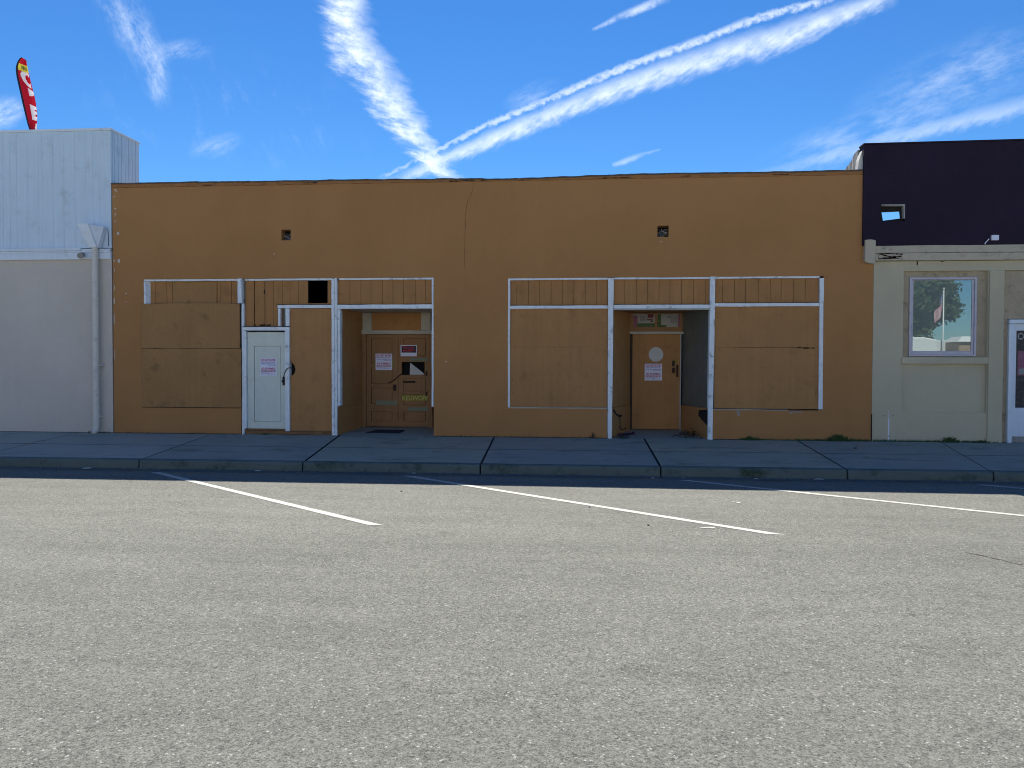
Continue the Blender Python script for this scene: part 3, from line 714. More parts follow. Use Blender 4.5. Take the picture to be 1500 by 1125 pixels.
m = MB(); m.box(gx_(986), gx_(992), Y1 - .004, Y1 - .001, gz_(533), gz_(526.5)); m.build('lock_plate', M['tape_yellow'], rd, .001)
# sign window over the door
m = MB(); hol = [(gx_(928), gx_(959.5), gz_(479), gz_(460)), (gx_(963), gx_(997), gz_(479), gz_(460))]
m.wall([.98, 2.14, hol[0][0], hol[0][1], hol[1][0], hol[1][1]], [2.143, 2.53, hol[0][2], hol[0][3]], hol, Y1 + .01, .05)
tw = m.build('transom_window', M['door_brown'], shop, .002)
def colour(c): return mat('poster_%s' % c[0], c[1], .6, .15, 14)
PC = {k: mat('faded_print_' + k, v, .55, .22, 12, (.30, .29, .28), .5, 14) for k, v in dict(white=(.36, .37, .36), green=(.065, .125, .04), pink=(.27, .10, .15), red=(.20, .03, .045), dark=(.05, .045, .045), grey=(.27, .27, .27)).items()}
PCL = list(PC.values()); PI = {k: i for i, k in enumerate(PC)}
def poster(par, rects, base, y, name='poster'):
    m = MB(); m.mi = PI[base[0]]; m.box(*base[1][:2], y, y + .01, *base[1][2:])
    for i, (c, x0, x1, z0, z1) in enumerate(rects):
        m.mi = PI[c]; yy = y - .0012 * (i + 1); m.poly([(x0, yy, z0), (x1, yy, z0), (x1 - random.uniform(-.01, .01), yy, z1), (x0 + random.uniform(-.01, .01), yy, z1)])
    return m.build(name, PCL, par)
A = hol[0]; w, h = A[1] - A[0], A[3] - A[2]
poster(tw, [('green', A[0] + .2 * w, A[1], A[2], A[2] + .30 * h), ('pink', A[0], A[0] + .19 * w, A[2], A[2] + .9 * h), ('red', A[0] + .66 * w, A[0] + .93 * w, A[2] + .72 * h, A[3]), ('red', A[0] + .63 * w, A[0] + .9 * w, A[2] + .52 * h, A[2] + .62 * h), ('dark', A[0] + .82 * w, A[0] + .93 * w, A[2] + .38 * h, A[2] + .5 * h), ('grey', A[0] + .3 * w, A[0] + .58 * w, A[2] + .45 * h, A[2] + .85 * h)], ('white', A), Y1 + .035)
A = hol[1]; w, h = A[1] - A[0], A[3] - A[2]
poster(tw, [('green', A[0], A[0] + .17 * w, A[2], A[3]), ('green', A[0], A[0] + .40 * w, A[2], A[2] + .16 * h), ('pink', A[0] + .90 * w, A[1], A[2], A[3]), ('dark', A[0] + .42 * w, A[0] + .46 * w, A[2] + .7 * h, A[2] + .86 * h), ('dark', A[0] + .52 * w, A[0] + .55 * w, A[2] + .7 * h, A[2] + .86 * h), ('grey', A[0] + .58 * w, A[0] + .88 * w, A[2] + .3 * h, A[2] + .8 * h)], ('white', A), Y1 + .035)
m = MB(); m.box(.5, 2.6, 1.44, 1.5, -.05, 2.6); m.build('recess_backing', M['dark'], shop)

# ------------------------------------------------------------------ notices, signs, mat on the doors
def notice(x0, x1, z0, z1, y, label, tilt=0):
    mb = MB(); n = 5; mb.mi = 0
    w, h = x1 - x0, z1 - z0
    for i in range(n):
        a, b_ = x0 + w * i / n, x0 + w * (i + 1) / n
        mb.hexa([(a, y, z0), (b_, y, z0), (b_, y, z1), (a, y, z1)], [(a, y + .0015, z0), (b_, y + .0015, z0), (b_, y + .0015, z1), (a, y + .0015, z1)])
    yy = y - .0015
    text_polys(mb, 'DO NOT ENTER', x0 + .06 * w, x1 - .07 * w, z1 - .185 * h, z1 - .045 * h, yy, 1)
    text_polys(mb, 'UNSAFE TO ENTER OR OCCUPY', x0 + .06 * w, x1 - .12 * w, z1 - .265 * h, z1 - .215 * h, yy, 2)
    text_polys(mb, 'BY ORDER OF THE BUILDING OFFICIAL', x0 + .06 * w, x1 - .06 * w, z1 - .36 * h, z1 - .31 * h, yy, 2)
    text_polys(mb, 'VIOLATORS WILL BE CITED', x0 + .5 * w, x1 - .06 * w, z1 - .43 * h, z1 - .395 * h, yy, 2)
    text_polys(mb, 'NO SE PERMITE', x0 + .09 * w, x1 - .10 * w, z1 - .665 * h, z1 - .545 * h, yy, 1)
    text_polys(mb, 'ENTRAR PELIGROSO', x0 + .06 * w, x1 - .06 * w, z1 - .815 * h, z1 - .69 * h, yy, 1)
    text_polys(mb, 'EDIFICIO CERRADO', x0 + .08 * w, x1 - .4 * w, z1 - .885 * h, z1 - .845 * h, yy, 2)
    text_polys(mb, 'NO QUITAR', x0 + .5 * w, x1 - .1 * w, z1 - .94 * h, z1 - .905 * h, yy, 2)
    o = mb.build('notice', [M['paper'], M['ink_red'], M['ink_violet']])
    return tag(o, label, 'notice', 'do-not-enter notices on the doors')
notice(-6.53, -6.175, 1.20, 1.555, .048, 'white do-not-enter notice on the grey-white door')
notice(fx(550), fx(574.5), fz(542), fz(518), Y1 - .008, 'white do-not-enter notice on the brown double doors')
notice(gx_(945), gx_(970.5), gz_(557), gz_(532.5), Y1 - .006, 'white do-not-enter notice under the round door window')
mb = MB(); x0, x1, z0, z1 = fx(587), fx(610.8), fz(521.7), fz(505.5); w, h = x1 - x0, z1 - z0; y = Y1 - .012
mb.mi = 0; mb.box(x0, x1, y, y + .006, z0, z1); mb.mi = 1
mb.poly([(x0 + .05 * w, y - .0012, z0 + .32 * h), (x1 - .05 * w, y - .0012, z0 + .32 * h), (x1 - .05 * w, y - .0012, z1 - .07 * h), (x0 + .05 * w, y - .0012, z1 - .07 * h)])
text_polys(mb, 'PRIVATE', x0 + .18 * w, x1 - .18 * w, z0 + .66 * h, z0 + .86 * h, y - .0026, 2)
text_polys(mb, 'PROPERTY', x0 + .16 * w, x1 - .1 * w, z0 + .40 * h, z0 + .61 * h, y - .0026, 2)
tag(mb.build('warning_sign', [M['paper'], M['sign_dark'], M['sign_red']]), 'small black and red private property sign on the brown double doors', 'sign')
def strip3(name, p, r, mtl, label, cat):
    m = MB(); m.tube(p, r, 6); return tag(m.build(name, mtl), label, cat)
strip3('stick', [(fx(569), Y1 - .012, fz(561)), (fx(577), Y1 - .02, fz(557)), (fx(584), Y1 - .02, fz(551)), (fx(590), Y1 - .01, fz(546.5))], .009, M['black_paint'], 'thin dark stick poking out of the broken door window', 'stick')
mb = MB(); zc = lambda y: walk_z(y) + .002
q = [(-4.42, .36), (-3.72, .36), (-3.70, .80), (-4.30, .80)]
mb.hexa([(x, y, zc(y)) for x, y in q], [(x, y, zc(y) + .012) for x, y in q]); tag(mb.build('doormat', M['mat']), 'dark flat doormat on the floor of the left recess', 'doormat')
mb = MB()
for k in range(170):
    x, y = random.gauss(2.12, .13), random.gauss(.35, .16)
    if y < .06 or x > 2.36 - .28 * y: continue
    s_ = random.uniform(.015, .045); z = walk_z(y) + max(0, .16 - .6 * math.hypot(x - 2.15, y - .35)) * random.random() + .008
    a = random.random() * 6.3; u = Vector((math.cos(a), math.sin(a), random.uniform(-.5, .5))) * s_; v_ = Vector((-math.sin(a), math.cos(a), random.uniform(-.4, .4))) * s_ * .6; c = Vector((x, y, z + abs(u.z) + abs(v_.z)))
    mb.poly([c - u, c - v_, c + u, c + v_])
for k in range(90):
    x, y = random.gauss(.80, .10), random.gauss(.12, .05); s_ = random.uniform(.01, .03); a = random.random() * 6.3
    u = Vector((math.cos(a), math.sin(a), random.uniform(-.5, .5))) * s_; v_ = Vector((-math.sin(a), math.cos(a), .2)) * s_ * .6; c = Vector((x, y - .10, walk_z(y) + .012 + abs(u.z) + abs(v_.z)))
    mb.poly([c - u, c - v_, c + u, c + v_])
tag(mb.build('leaf_litter', M['dry']), 'dark dry leaves and debris blown into the right recess', 'debris', None, 'stuff')
mb = MB(); n = 10
vs = [[mb.v((.74 + .34 * i / n, .22 + .30 * j / 4 + .35 * i / n, walk_z(.3) + .008 + .05 * max(0, mnoise.noise(Vector((i * .6, j * .8, 4))) + .45))) for j in range(5)] for i in range(n + 1)]
for i in range(n):
    for j in range(4): mb.face([vs[i][j], vs[i + 1][j], vs[i + 1][j + 1], vs[i][j + 1]])
o = mb.build('rag', M['rag'], smooth=True); tag(o, 'crumpled purple rag on the floor of the right recess', 'rag'); md = o.modifiers.new('thick', 'SOLIDIFY'); md.thickness = .006

# ------------------------------------------------------------------ LEFT BUILDING
lb = thing('metal_clad_building', (-14, 0, 0), 'grey stucco building with tall white ribbed metal upper front on the left', 'building')
LX0, LX1 = -19, -9.655
mb = MB(); mb.box(LX0, LX1, 0, .25, -.3, 3.585); mb.box(LX0, LX0 + .2, .25, 14, -.3, 4.9); mb.box(LX1 - .2, LX1, .25, 14, -.3, 4.9); mb.box(LX0 + .2, LX1 - .2, 13.8, 14, -.3, 4.9); mb.build('wall', M['grey_stucco'], lb)
mb = MB(); mb.box(LX0 + .2, LX1 - .2, 1.1, 13.8, 4.5, 4.7); mb.build('roof', M['roof'], lb)
def ribbed(p0, p1, z0, z1, step, depth, inward):
    """sheet with narrow standing ribs running from p0 to p1"""
    m = MB(); p0, p1 = Vector(p0), Vector(p1); d = (p1 - p0); L = d.length; d.normalize(); inn = Vector(inward); prof = [(0, 0)]; s_ = .05
    while s_ < L - step:
        w = random.choice((.010, .016)); prof += [(s_, 0), (s_ + .004, depth), (s_ + w, depth), (s_ + w + .004, 0)]; s_ += step * random.choice((.5, 1, 1, 1.6))
    prof.append((L, 0)); fr = []
    for s_, h in prof:
        q = p0 + d * s_ + inn * h; fr.append((m.v((q.x, q.y, z0)), m.v((q.x, q.y, z1))))
    for a, b_ in zip(fr, fr[1:]): m.face([a[0], b_[0], b_[1], a[1]])
    return m
m = ribbed((LX0, .0, 0), (LX1, .0, 0), 3.815, 6.215, .15, .006, (0, 1, 0)); m.build('siding', M['siding'], lb)
m = ribbed((LX1, .002, 0), (LX1, 1.04, 0), 3.815, 6.215, .13, .055, (-1, 0, 0)); m.build('siding', M['siding'], lb)
mb = MB(); mb.box(LX0, LX1 - .04, .035, 1.03, 3.82, 6.21); mb.build('siding_backing', M['siding'], lb)
mb = MB(); mb.box(LX0, LX1 + .018, -.018, .03, 6.217, 6.268); mb.box(LX1 - .03, LX1 + .018, .0325, 1.06, 6.217, 6.268); mb.box(LX0, LX1 - .0325, .0325, 1.06, 6.217, 6.255); mb.build('coping', M['trim_white'], lb, .004)
mb = MB(); mb.box(LX0, LX1 + .004, -.045, .2, 3.586, 3.718); mb.box(LX0, LX1 + .004, -.062, .2, 3.720, 3.752); mb.box(LX0, -10.28, -.085, -.002, 3.755, 3.812); mb.box(-10.278, LX1 + .004, -.05, -.002, 3.755, 3.795); mb.box(LX0, -10.28, -.07, -.047, 3.575, 3.716); mb.build('fascia_trim', M['trim_white'], lb, .004)
mb = MB(); c = (-9.94, -.11)
mb.tube([(-9.94, -.115, .16), (-9.94, -.115, 3.80)], .062, 16, False)
mb.tube([(-9.94, -.115, .17), (-9.945, -.12, .08), (-9.97, -.16, .03), (-10.0, -.20, .015)], [.062, .062, .06, .055], 14, False)
ds = mb.build('downspout', M['spout'], lb, smooth=True)
mb = MB(); mb.hexa([(-10.02, -.19, 3.80), (-9.86, -.19, 3.80), (-9.86, -.04, 3.80), (-10.02, -.04, 3.80)], [(-10.215, -.30, 4.27), (-9.97, -.30, 4.27), (-9.97, -.01, 4.27), (-10.215, -.01, 4.27)])
mb.hexa([(-9.968, -.27, 4.255), (-9.745, -.12, 4.235), (-9.745, -.01, 4.235), (-9.968, -.01, 4.255)], [(-9.90, -.17, 3.80), (-9.857, -.14, 3.80), (-9.857, -.03, 3.80), (-9.90, -.03, 3.80)])
mb.build('rain_head', M['trim_white'], ds, .004)
for z in (1.38, .33): mb = MB(); mb.box(-10.03, -9.84, -.05, -.005, z, z + .03); mb.tube([(-9.875, -.115, z + .015), (-9.82, -.05, z + .015)], .012, 6); mb.build('strap', M['spout'], ds, .003)
mb = MB(); mb.tube([(-10.24, -.066, 3.665), (-10.24, -.11, 3.66)], .05, 12); mb.tube([(-10.24, -.10, 3.665), (-10.215, -.17, 3.645), (-10.20, -.21, 3.63)], [.035, .05, .058], 12); mb.build('lamp', M['galv'], lb, smooth=False)
mb = MB(); mb.tube([(-9.69, -.05, 3.84), (-9.685, -.052, 4.0), (-9.70, -.05, 4.2)], .006, 6); mb.build('cable', M['black_paint'], lb)

# ------------------------------------------------------------------ RIGHT BUILDING
rb = thing('tan_building', (8.5, 0, 0), 'tan building with a dark violet upper front and one square window on the right', 'building')
RX0, RX1 = 5.492, 13.0
mb = MB()
WH = [(6.04, 7.56, .56, 1.47), (6.04, 7.56, 1.60, 3.22), (7.845, 9.1, -.3, 3.22), (9.4, 11.4, .56, 3.22)]
mb.wall([RX0, 6.04, 7.56, 7.845, 9.1, 9.4, 11.4, RX1], [-.3, .56, 1.47, 1.60, 3.22, 3.405], WH, .0, .22)
mb.build('wall', M['tan'], rb)
mb = MB(); mb.box(7.575, 7.835, -.035, -.001, .0, 3.21); mb.build('pilaster', M['tan'], rb, .006)
mb = MB(); mb.box(6.04, 7.56, .05, .16, .56, 1.47); mb.build('lower_panel', M['tan'], rb)
mb = MB(); mb.wall([6.04, 6.165, 7.385, 7.56], [1.60, 1.615, 3.105, 3.22], [(6.165, 7.385, 1.615, 3.105)], .07, .10); mb.build('window_surround', M['tan_rough'], rb)
mb = MB(); mb.trim(6.02, 7.575, -.035, .07, 1.475, 1.597, .002, .3); mb.build('window_ledge', M['tan'], rb, .006)
mb = MB(); mb.wall([6.168, 6.205, 7.345, 7.382], [1.618, 1.655, 3.065, 3.102], [(6.205, 7.345, 1.655, 3.065)], .035, .09)
wn = mb.build('window_frame', M['alu'], rb, .004)
mb = MB(); mb.wall([6.207, 6.245, 7.302, 7.343], [1.657, 1.715, 3.05, 3.063], [(6.245, 7.302, 1.715, 3.05)], .06, .05); mb.build('sash', M['alu'], wn, .004)
gm, gnt, gb = new_mat('reflective_window_glass')
gl = gnt.nodes.new('ShaderNodeBsdfGlossy'); gl.inputs['Roughness'].default_value = .004; gl.inputs['Color'].default_value = (.80, .92, .90, 1)
gb.inputs['Base Color'].default_value = (.13, .17, .165, 1); gb.inputs['Roughness'].default_value = .3
ms = gnt.nodes.new('ShaderNodeMixShader'); ms.inputs[0].default_value = .27
gnt.links.new(gb.outputs[0], ms.inputs[1]); gnt.links.new(gl.outputs[0], ms.inputs[2]); gnt.links.new(ms.outputs[0], gnt.nodes['Material Output'].inputs['Surface'])
mb = MB(); mb.box(6.247, 7.30, .075, .083, 1.717, 3.048); mb.build('pane', gm, wn)
mb = MB(); mb.box(6.05, 7.55, .175, .20, .57, 3.2); mb.build('window_backing', M['dark'], rb)
mb = MB(); mb.box(7.848, 9.098, .05, .10, 2.32, 3.215); mb.box(7.848, 7.935, .05, .10, -.02, 2.317); mb.build('door_surround', M['tan_rough'], rb)
mb = MB(); mb.box(9.4, 11.4, .1, .16, .56, 3.22); mb.build('lower_panel', M['tan'], rb)
mb = MB(); mb.trim(7.94, 8.02, -.02, .12, .0, 2.225); mb.trim(7.94, 9.05, -.02, .12, 2.228, 2.305); mb.trim(8.975, 9.05, -.02, .12, 0, 2.225); dfm = mb.build('door_frame', M['trim_white'], rb, .005)
mb = MB(); mb.wall([8.024, 8.10, 8.86, 8.972], [.115, .655, 2.10, 2.222], [(8.10, 8.86, .655, 2.10)], .04, .045); dr = mb.build('door', M['trim_white'], rb, .004)
mb = MB(); mb.box(8.024, 8.972, .05, .2, .0, .11); mb.build('door_sill', M['plaster_grey'], rb)
mb = MB(); mb.mi = PI['dark']; mb.box(8.102, 8.858, .062, .07, .657, 2.098)
mb.mi = PI['pink']; mb.poly([(8.14, .0605, 1.26), (8.80, .0605, 1.26), (8.80, .0605, 1.72), (8.14, .0605, 1.72)])
mb.mi = PI['grey']; mb.poly([(8.16, .059, 1.28), (8.78, .059, 1.28), (8.78, .059, 1.48), (8.16, .059, 1.38)])
text_polys(mb, 'COM', 8.13, 8.44, 1.93, 2.06, .059, PI['white'])
for z in (.78, .90, 1.0): text_polys(mb, 'M', 8.26, 8.36, z, z + .07, .059, PI['white'])
mb.build('poster', PCL, dr)
# cornice over the shop front
mb = MB(); mb.trim(RX0 + .003, RX1, -.05, .22, 3.555, 3.694, .004, .4); mb.trim(RX0 + .003, RX1, -.075, .22, 3.412, 3.548, .004, .4); mb.build('cornice', M['tan_wood'], rb, .006)
mb = MB(); mb.trim(RX0 + .01, RX1, -.02, .2, 3.546, 3.556, 0, 1); mb.build('cornice_gap', M['black_paint'], rb)
mb = MB()
for pts_, w in (([(5.55, 3.44), (5.55, 3.53), (5.75, 3.54), (5.98, 3.525)], .009), ([(5.55, 3.445), (5.75, 3.445), (5.86, 3.47)], .012), ([(5.60, 3.52), (5.80, 3.475), (5.96, 3.488)], .014), ([(5.62, 3.46), (5.80, 3.46), (5.92, 3.45)], .012)):
    for (ax, az), (bx, bz) in zip(pts_, pts_[1:]):
        for i in range(6):
            t0, t1 = i / 6, (i + 1) / 6; ww = w * random.uniform(.5, 1.3)
            X0, Z0, X1, Z1 = ax + (bx - ax) * t0, az + (bz - az) * t0, ax + (bx - ax) * t1, az + (bz - az) * t1
            mb.poly([(X0 - ww * .4, -.080, Z0 - ww), (X1 + ww * .4, -.080, Z1 - ww), (X1 + ww * .4, -.080, Z1 + ww), (X0 - ww * .4, -.080, Z0 + ww)])
mb.build('rotted_wood', M['crack'], rb)
mb = MB(); mb.trim(6.27, 6.29, -.003, .0, 3.33, 3.40); mb.build('paint_scrape', M['crack'], rb); mb = MB(); mb.trim(6.71, 6.75, -.003, .0, 3.385, 3.402); mb.build('paint_scrape', M['crack'], rb)
mb = MB(); mb.prism([(5.295, 3.40), (5.36, 3.365), (5.47, 3.35), (5.488, 3.37), (5.488, 3.79), (5.40, 3.81), (5.30, 3.80)], -.10, .0); mb.build('corbel', M['tan_wood'], rb, .006)
# dark upper front with the square hole through it
mb = MB()
fx0 = 5.268
mb.wall(lin(fx0, RX1, 8) + [5.585, 6.03], [3.697, 4.15, 4.47, 5.30, 5.585], [(5.585, 6.03, 4.15, 4.47)], -.05, .24)
for v in mb.bm.verts:
    if v.co.z > 5.5: v.co.z += (v.co.x - fx0) * .007
mb.build('upper_front', M['violet'], rb)
mb = MB()
outer = [(5.588, 4.153), (6.027, 4.153), (6.027, 4.467), (5.588, 4.467)]
inner = [(5.665, 4.180), (6.012, 4.222), (5.995, 4.365), (5.635, 4.352)]
for k in range(4):
    o0, o1, i1, i0 = outer[k], outer[(k + 1) % 4], inner[(k + 1) % 4], inner[k]
    mb.hexa([(p[0], .05, p[1]) for p in (o0, o1, i1, i0)], [(p[0], .15, p[1]) for p in (o0, o1, i1, i0)])
mb.build('hole_lining', M['black_paint'], rb)
mb = MB(); mb.prism([(5.60, 4.445), (6.027, 4.432), (6.027, 4.467), (5.60, 4.467)], -.053, .045); mb.build('hole_trim', M['plaster_grey'], rb, .003); mb = MB(); mb.prism([(6.008, 4.20), (6.027, 4.20), (6.027, 4.43), (5.995, 4.43)], -.053, .045); mb.build('hole_trim', M['plaster_grey'], rb, .003)
mb = MB(); m_ = mb.wall(lin(fx0 - .01, RX1, 8), [5.60, 5.625], [], -.065, .27)
for v in mb.bm.verts: v.co.z += (v.co.x - fx0) * .007 - .010
mb.build('coping', M['violet'], rb)
mb = MB(); rings = []
for i in range(13):
    y = .195 + 1.0 * i / 12; zt = 5.575 - .20 * (i / 12) ** .8 + random.uniform(-.018, .012); xo = fx0 + random.uniform(-.012, .012) - (.03 if i < 5 else 0)
    rings.append([mb.v((xo, y, 4.6)), mb.v((xo + .3, y, 4.6)), mb.v((xo + .3, y, zt)), mb.v((xo, y, zt))])
for r0, r1 in zip(rings, rings[1:]):
    for q in range(4): mb.face([r0[q], r1[q], r1[(q + 1) % 4], r0[(q + 1) % 4]])
mb.face(rings[0]); mb.face(rings[-1][::-1]); mb.build('parapet_return', M['plaster_grey'], rb)
mb = MB(); mb.prism([(5.18, 5.13), (5.272, 5.06), (5.272, 5.30), (5.255, 5.50), (5.20, 5.32)], .0, .19); mb.build('broken_plaster', M['plaster'], rb, .01)
mb = MB(); mb.box(RX0, RX0 + .2, .22, 14, -.3, 3.9); mb.box(RX1 - .2, RX1, .22, 14, -.3, 3.9); mb.box(RX0 + .2, RX1 - .2, 13.8, 14, -.3, 3.9); mb.build('rear_wall', M['plaster_grey'], rb)
mb = MB(); mb.box(RX0 + .2, RX1 - .2, .22, 13.8, 3.5, 3.65); mb.build('roof', M['roof'], rb)
mb = MB(); mb.box(7.563, 7.69, -.10, -.052, 3.77, 3.865); mb.tube([(7.53, -.07, 3.80), (7.47, -.06, 3.73), (7.46, -.055, 3.70)], .010, 6); tag(mb.build('junction_box', M['paper'], bevel=.004), 'small white electrical box on the dark violet upper front', 'electrical box')
# drip of white paint with a crossing nail row
mb = MB(); pts = [(5.806, .0), (5.803, .12), (5.806, .25), (5.805, .36), (5.803, .43), (5.805, .60)]
for (ax, az), (bx, bz) in zip(pts, pts[1:]):
    w0 = .013 if az < .42 else .005; mb.poly([(ax - w0, -.0018, az), (ax + w0, -.0018, az), (bx + w0 * .8, -.0018, bz), (bx - w0 * .8, -.0018, bz)])
mb.build('paint_drip', M['paper'], rb)
for x, z in ((5.715, .485), (5.885, .487), (5.81, .10)): mb = MB(); blob(mb, x, z, .013, .010, -.004); mb.build('bolt', M['crack'], rb)
mb = MB(); mb.trim(5.480, 5.496, -.014, .0, .0, .52, .003, .1); mb.build('joint_gap', M['crack'], rb)

# ------------------------------------------------------------------ feather banner behind the left parapet
fb = thing('feather_flag', (-13.55, 3.2, 4.70), 'tall red feather flag with OPEN lettering above the white metal parapet', 'flag')
FS = (15.5 + 3.2) / 15.5
def FP(px, py): # pole plane coordinates from the sheet measured on the photograph: metres across and up from the flag's foot
    return (px - 44) * .01343 * FS / 1.0, (190 - py) * .01343 * FS
fx_, fz0 = -13.76, 7.27
left = [(44, 191), (40, 180), (36.5, 165), (32.5, 149), (29.5, 135), (26, 120), (23.3, 108), (22.2, 98), (22.6, 92), (24.6, 86), (28, 81), (31.4, 79)]
right = [(48, 191), (49.3, 180), (50.2, 168), (49.4, 156), (48.0, 146), (45.6, 134), (42.8, 124), (39.8, 112), (37.2, 101), (35.6, 95), (33.0, 85), (31.7, 79.2)]
def wave(t, u): return 3.2 + .22 * math.sin(u * 2.6 + .4) * u + .10 * u * u
def fpt(t, u):
    k = t * (len(left) - 1); i = min(int(k), len(left) - 2); f = k - i
    lx, ly = left[i][0] + (left[i + 1][0] - left[i][0]) * f, left[i][1] + (left[i + 1][1] - left[i][1]) * f
    rx, ry = right[i][0] + (right[i + 1][0] - right[i][0]) * f, right[i][1] + (right[i + 1][1] - right[i][1]) * f
    a, c = FP(lx + (rx - lx) * u, ly + (ry - ly) * u); return (fx_ + a, wave(t, u), fz0 + c)
FM = [mat('flag_red', (.45, .008, .022), .7, .1, 6), mat('flag_white', (.72, .66, .68), .7, .1, 6), mat('flag_yellow', (.62, .50, .05), .7, .1, 6), mat('flag_dark_green', (.06, .12, .05), .7, .2, 12), mat('flag_black_sleeve', (.03, .02, .03), .7, .1, 8)]
for q in FM[:3]:
    q.node_tree.nodes['Principled BSDF'].inputs['Subsurface Weight'].default_value = 0
    nt = q.node_tree; pb = nt.nodes['Principled BSDF']; tr = nt.nodes.new('ShaderNodeBsdfTranslucent'); ms = nt.nodes.new('ShaderNodeMixShader'); ms.inputs[0].default_value = .35
    nt.links.new(pb.inputs['Base Color'].links[0].from_socket, tr.inputs['Color']); nt.links.new(pb.outputs[0], ms.inputs[1]); nt.links.new(tr.outputs[0], ms.inputs[2]); nt.links.new(ms.outputs[0], nt.nodes['Material Output'].inputs['Surface'])
mb = MB(); NT, NU = 120, 24
V_ = [[mb.v(fpt(i / NT, j / NU)) for j in range(NU + 1)] for i in range(NT + 1)]
def flag_mat(t, u):
    py = 191 - t * 112
    if u < .14: return 4
    if 96 < py - (u - .5) * -8 < 112: 
        return 3 if (.30 < u < .72 and 99 < py + (u - .5) * 8 < 108 and (int(u * 22) % 2 or int(py * 1.2) % 2)) else 2
    def ell(u0, t0, ru, rt): return ((u - u0) / ru) ** 2 + ((t - t0) / rt) ** 2
    # letters of OPEN, top to bottom, foreshortened by the folds
    if 1.0 > ell(.62, .62, .36, .105) and ell(.66, .62, .16, .055) > 1.0 and u < .80: return 1     # O
    if .40 < t < .495 and u > .52 and u < .52 + .42 * min(1, (t - .40) / .05): return 1             # P
    if .145 < t < .30 and .42 < u < .97 and not (.66 < u and (.185 < t < .205 or .240 < t < .258)): return 1  # E
    if t < .11 and u > .55 and t > .02 and u > .55 + (t - .06) * 2: return 1                        # N
    return 0
for i in range(NT):
    for j in range(NU):
        mb.mi = flag_mat((i + .5) / NT, (j + .5) / NU); mb.face([V_[i][j], V_[i][j + 1], V_[i + 1][j + 1], V_[i + 1][j]])
mb.build('banner', FM, fb, smooth=True)
mb = MB(); pl = [(fx_ + FP(49, 190)[0], 3.2, 4.72)]
for t in lin(0, 1, 14): p = fpt(t, 0); pl.append((p[0] - .004, p[1] + .015, p[2]))
mb.tube(pl, .014, 8); mb.build('pole', M['black_paint'], fb, smooth=True)

# ------------------------------------------------------------------ weeds, litter, clods
def weed(x, y, n, h, spread, label, dry=False):
    mb = MB()
    for k in range(n):
        a = random.random() * 6.283; r = abs(random.gauss(0, spread)); hh = h * random.uniform(.4, 1.1) * max(.35, 1 - r / (spread * 3.2))
        bx, by = x + r * math.cos(a) * 1.6, min(y + r * math.sin(a) * .35, -.012); ln = random.uniform(-.5, .5) * hh
        w = random.uniform(.003, .007); z0 = walk_z(by) - .004
        mid = Vector((bx + ln * .4, by - random.uniform(0, .03), z0 + hh * .6)); tip = Vector((bx + ln, by - random.uniform(0, .06), z0 + hh * random.uniform(.75, 1)))
        p = [mb.v((bx - w, by, z0)), mb.v((bx + w, by, z0)), mb.v(mid + Vector((w * .9, 0, 0))), mb.v(mid - Vector((w * .9, 0, 0))), mb.v(tip)]
        mb.face([p[0], p[1], p[2], p[3]]); mb.face([p[3], p[2], p[4]])
        for q in range(0 if dry else 3):
            c = Vector((bx, by, z0)).lerp(tip, random.uniform(.3, 1)); u = Vector((random.uniform(-1, 1), random.uniform(-.6, .3), random.uniform(-.5, .9))).normalized() * random.uniform(.012, .026); v2 = u.cross(Vector((.3, 1, .2))).normalized() * .008
            mb.poly([c, c + u * .5 + v2, c + u, c + u * .5 - v2])
    return tag(mb.build('weed', M['dry'] if dry else M['weed'], base=(x, y, walk_z(y))), label, 'weed', 'weeds along the foot of the walls')
weed(3.22, -.03, 110, .10, .075, 'green weed tuft at the foot of the orange wall beside the second recess')
weed(4.86, -.035, 200, .16, .10, 'bushiest green weed tuft near the orange wall corner')
weed(6.9, -.03, 110, .13, .07, 'green weed tuft below the tan building window')
weed(7.45, -.03, 50, .06, .09, 'low green weed below the tan pilaster')
weed(-6.42, -.02, 26, .05, .05, 'small weed under the grey-white door sill')
weed(.22, -.02, 14, .16, .03, 'single dry sprig by the wall beside the second recess', True)
weed(4.85, -1.05, 5, .11, .012, 'dry sprig growing from the sidewalk joint', True)
mb = MB()
def moss(x0, x1, n):
    for k in range(n):
        x = random.uniform(x0, x1); y = -random.uniform(.008, .035); h = random.uniform(.008, .055); w = random.uniform(.004, .010)
        mb.poly([(x - w, y, walk_z(y) - .003), (x + w, y, walk_z(y) - .003), (x + random.uniform(-.02, .02), y - random.uniform(0, .02), walk_z(y) + h)])
moss(4.1, 5.45, 420); moss(5.5, 7.8, 520); moss(3.0, 4.1, 90); moss(-9.5, -7.0, 60); moss(-2.8, .4, 110); moss(-10.2, -9.7, 40)
tag(mb.build('moss', M['weed']), 'low moss and grass along the wall foot', 'moss', None, 'stuff')
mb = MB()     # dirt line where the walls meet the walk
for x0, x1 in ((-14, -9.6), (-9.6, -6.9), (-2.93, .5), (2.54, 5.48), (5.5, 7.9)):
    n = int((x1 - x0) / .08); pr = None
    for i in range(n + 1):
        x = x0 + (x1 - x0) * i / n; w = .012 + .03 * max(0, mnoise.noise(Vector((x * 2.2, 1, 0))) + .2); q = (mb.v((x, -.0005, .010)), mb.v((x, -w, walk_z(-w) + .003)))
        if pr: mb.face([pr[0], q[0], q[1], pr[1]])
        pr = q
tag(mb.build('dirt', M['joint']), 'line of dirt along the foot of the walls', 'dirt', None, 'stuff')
mb = MB()
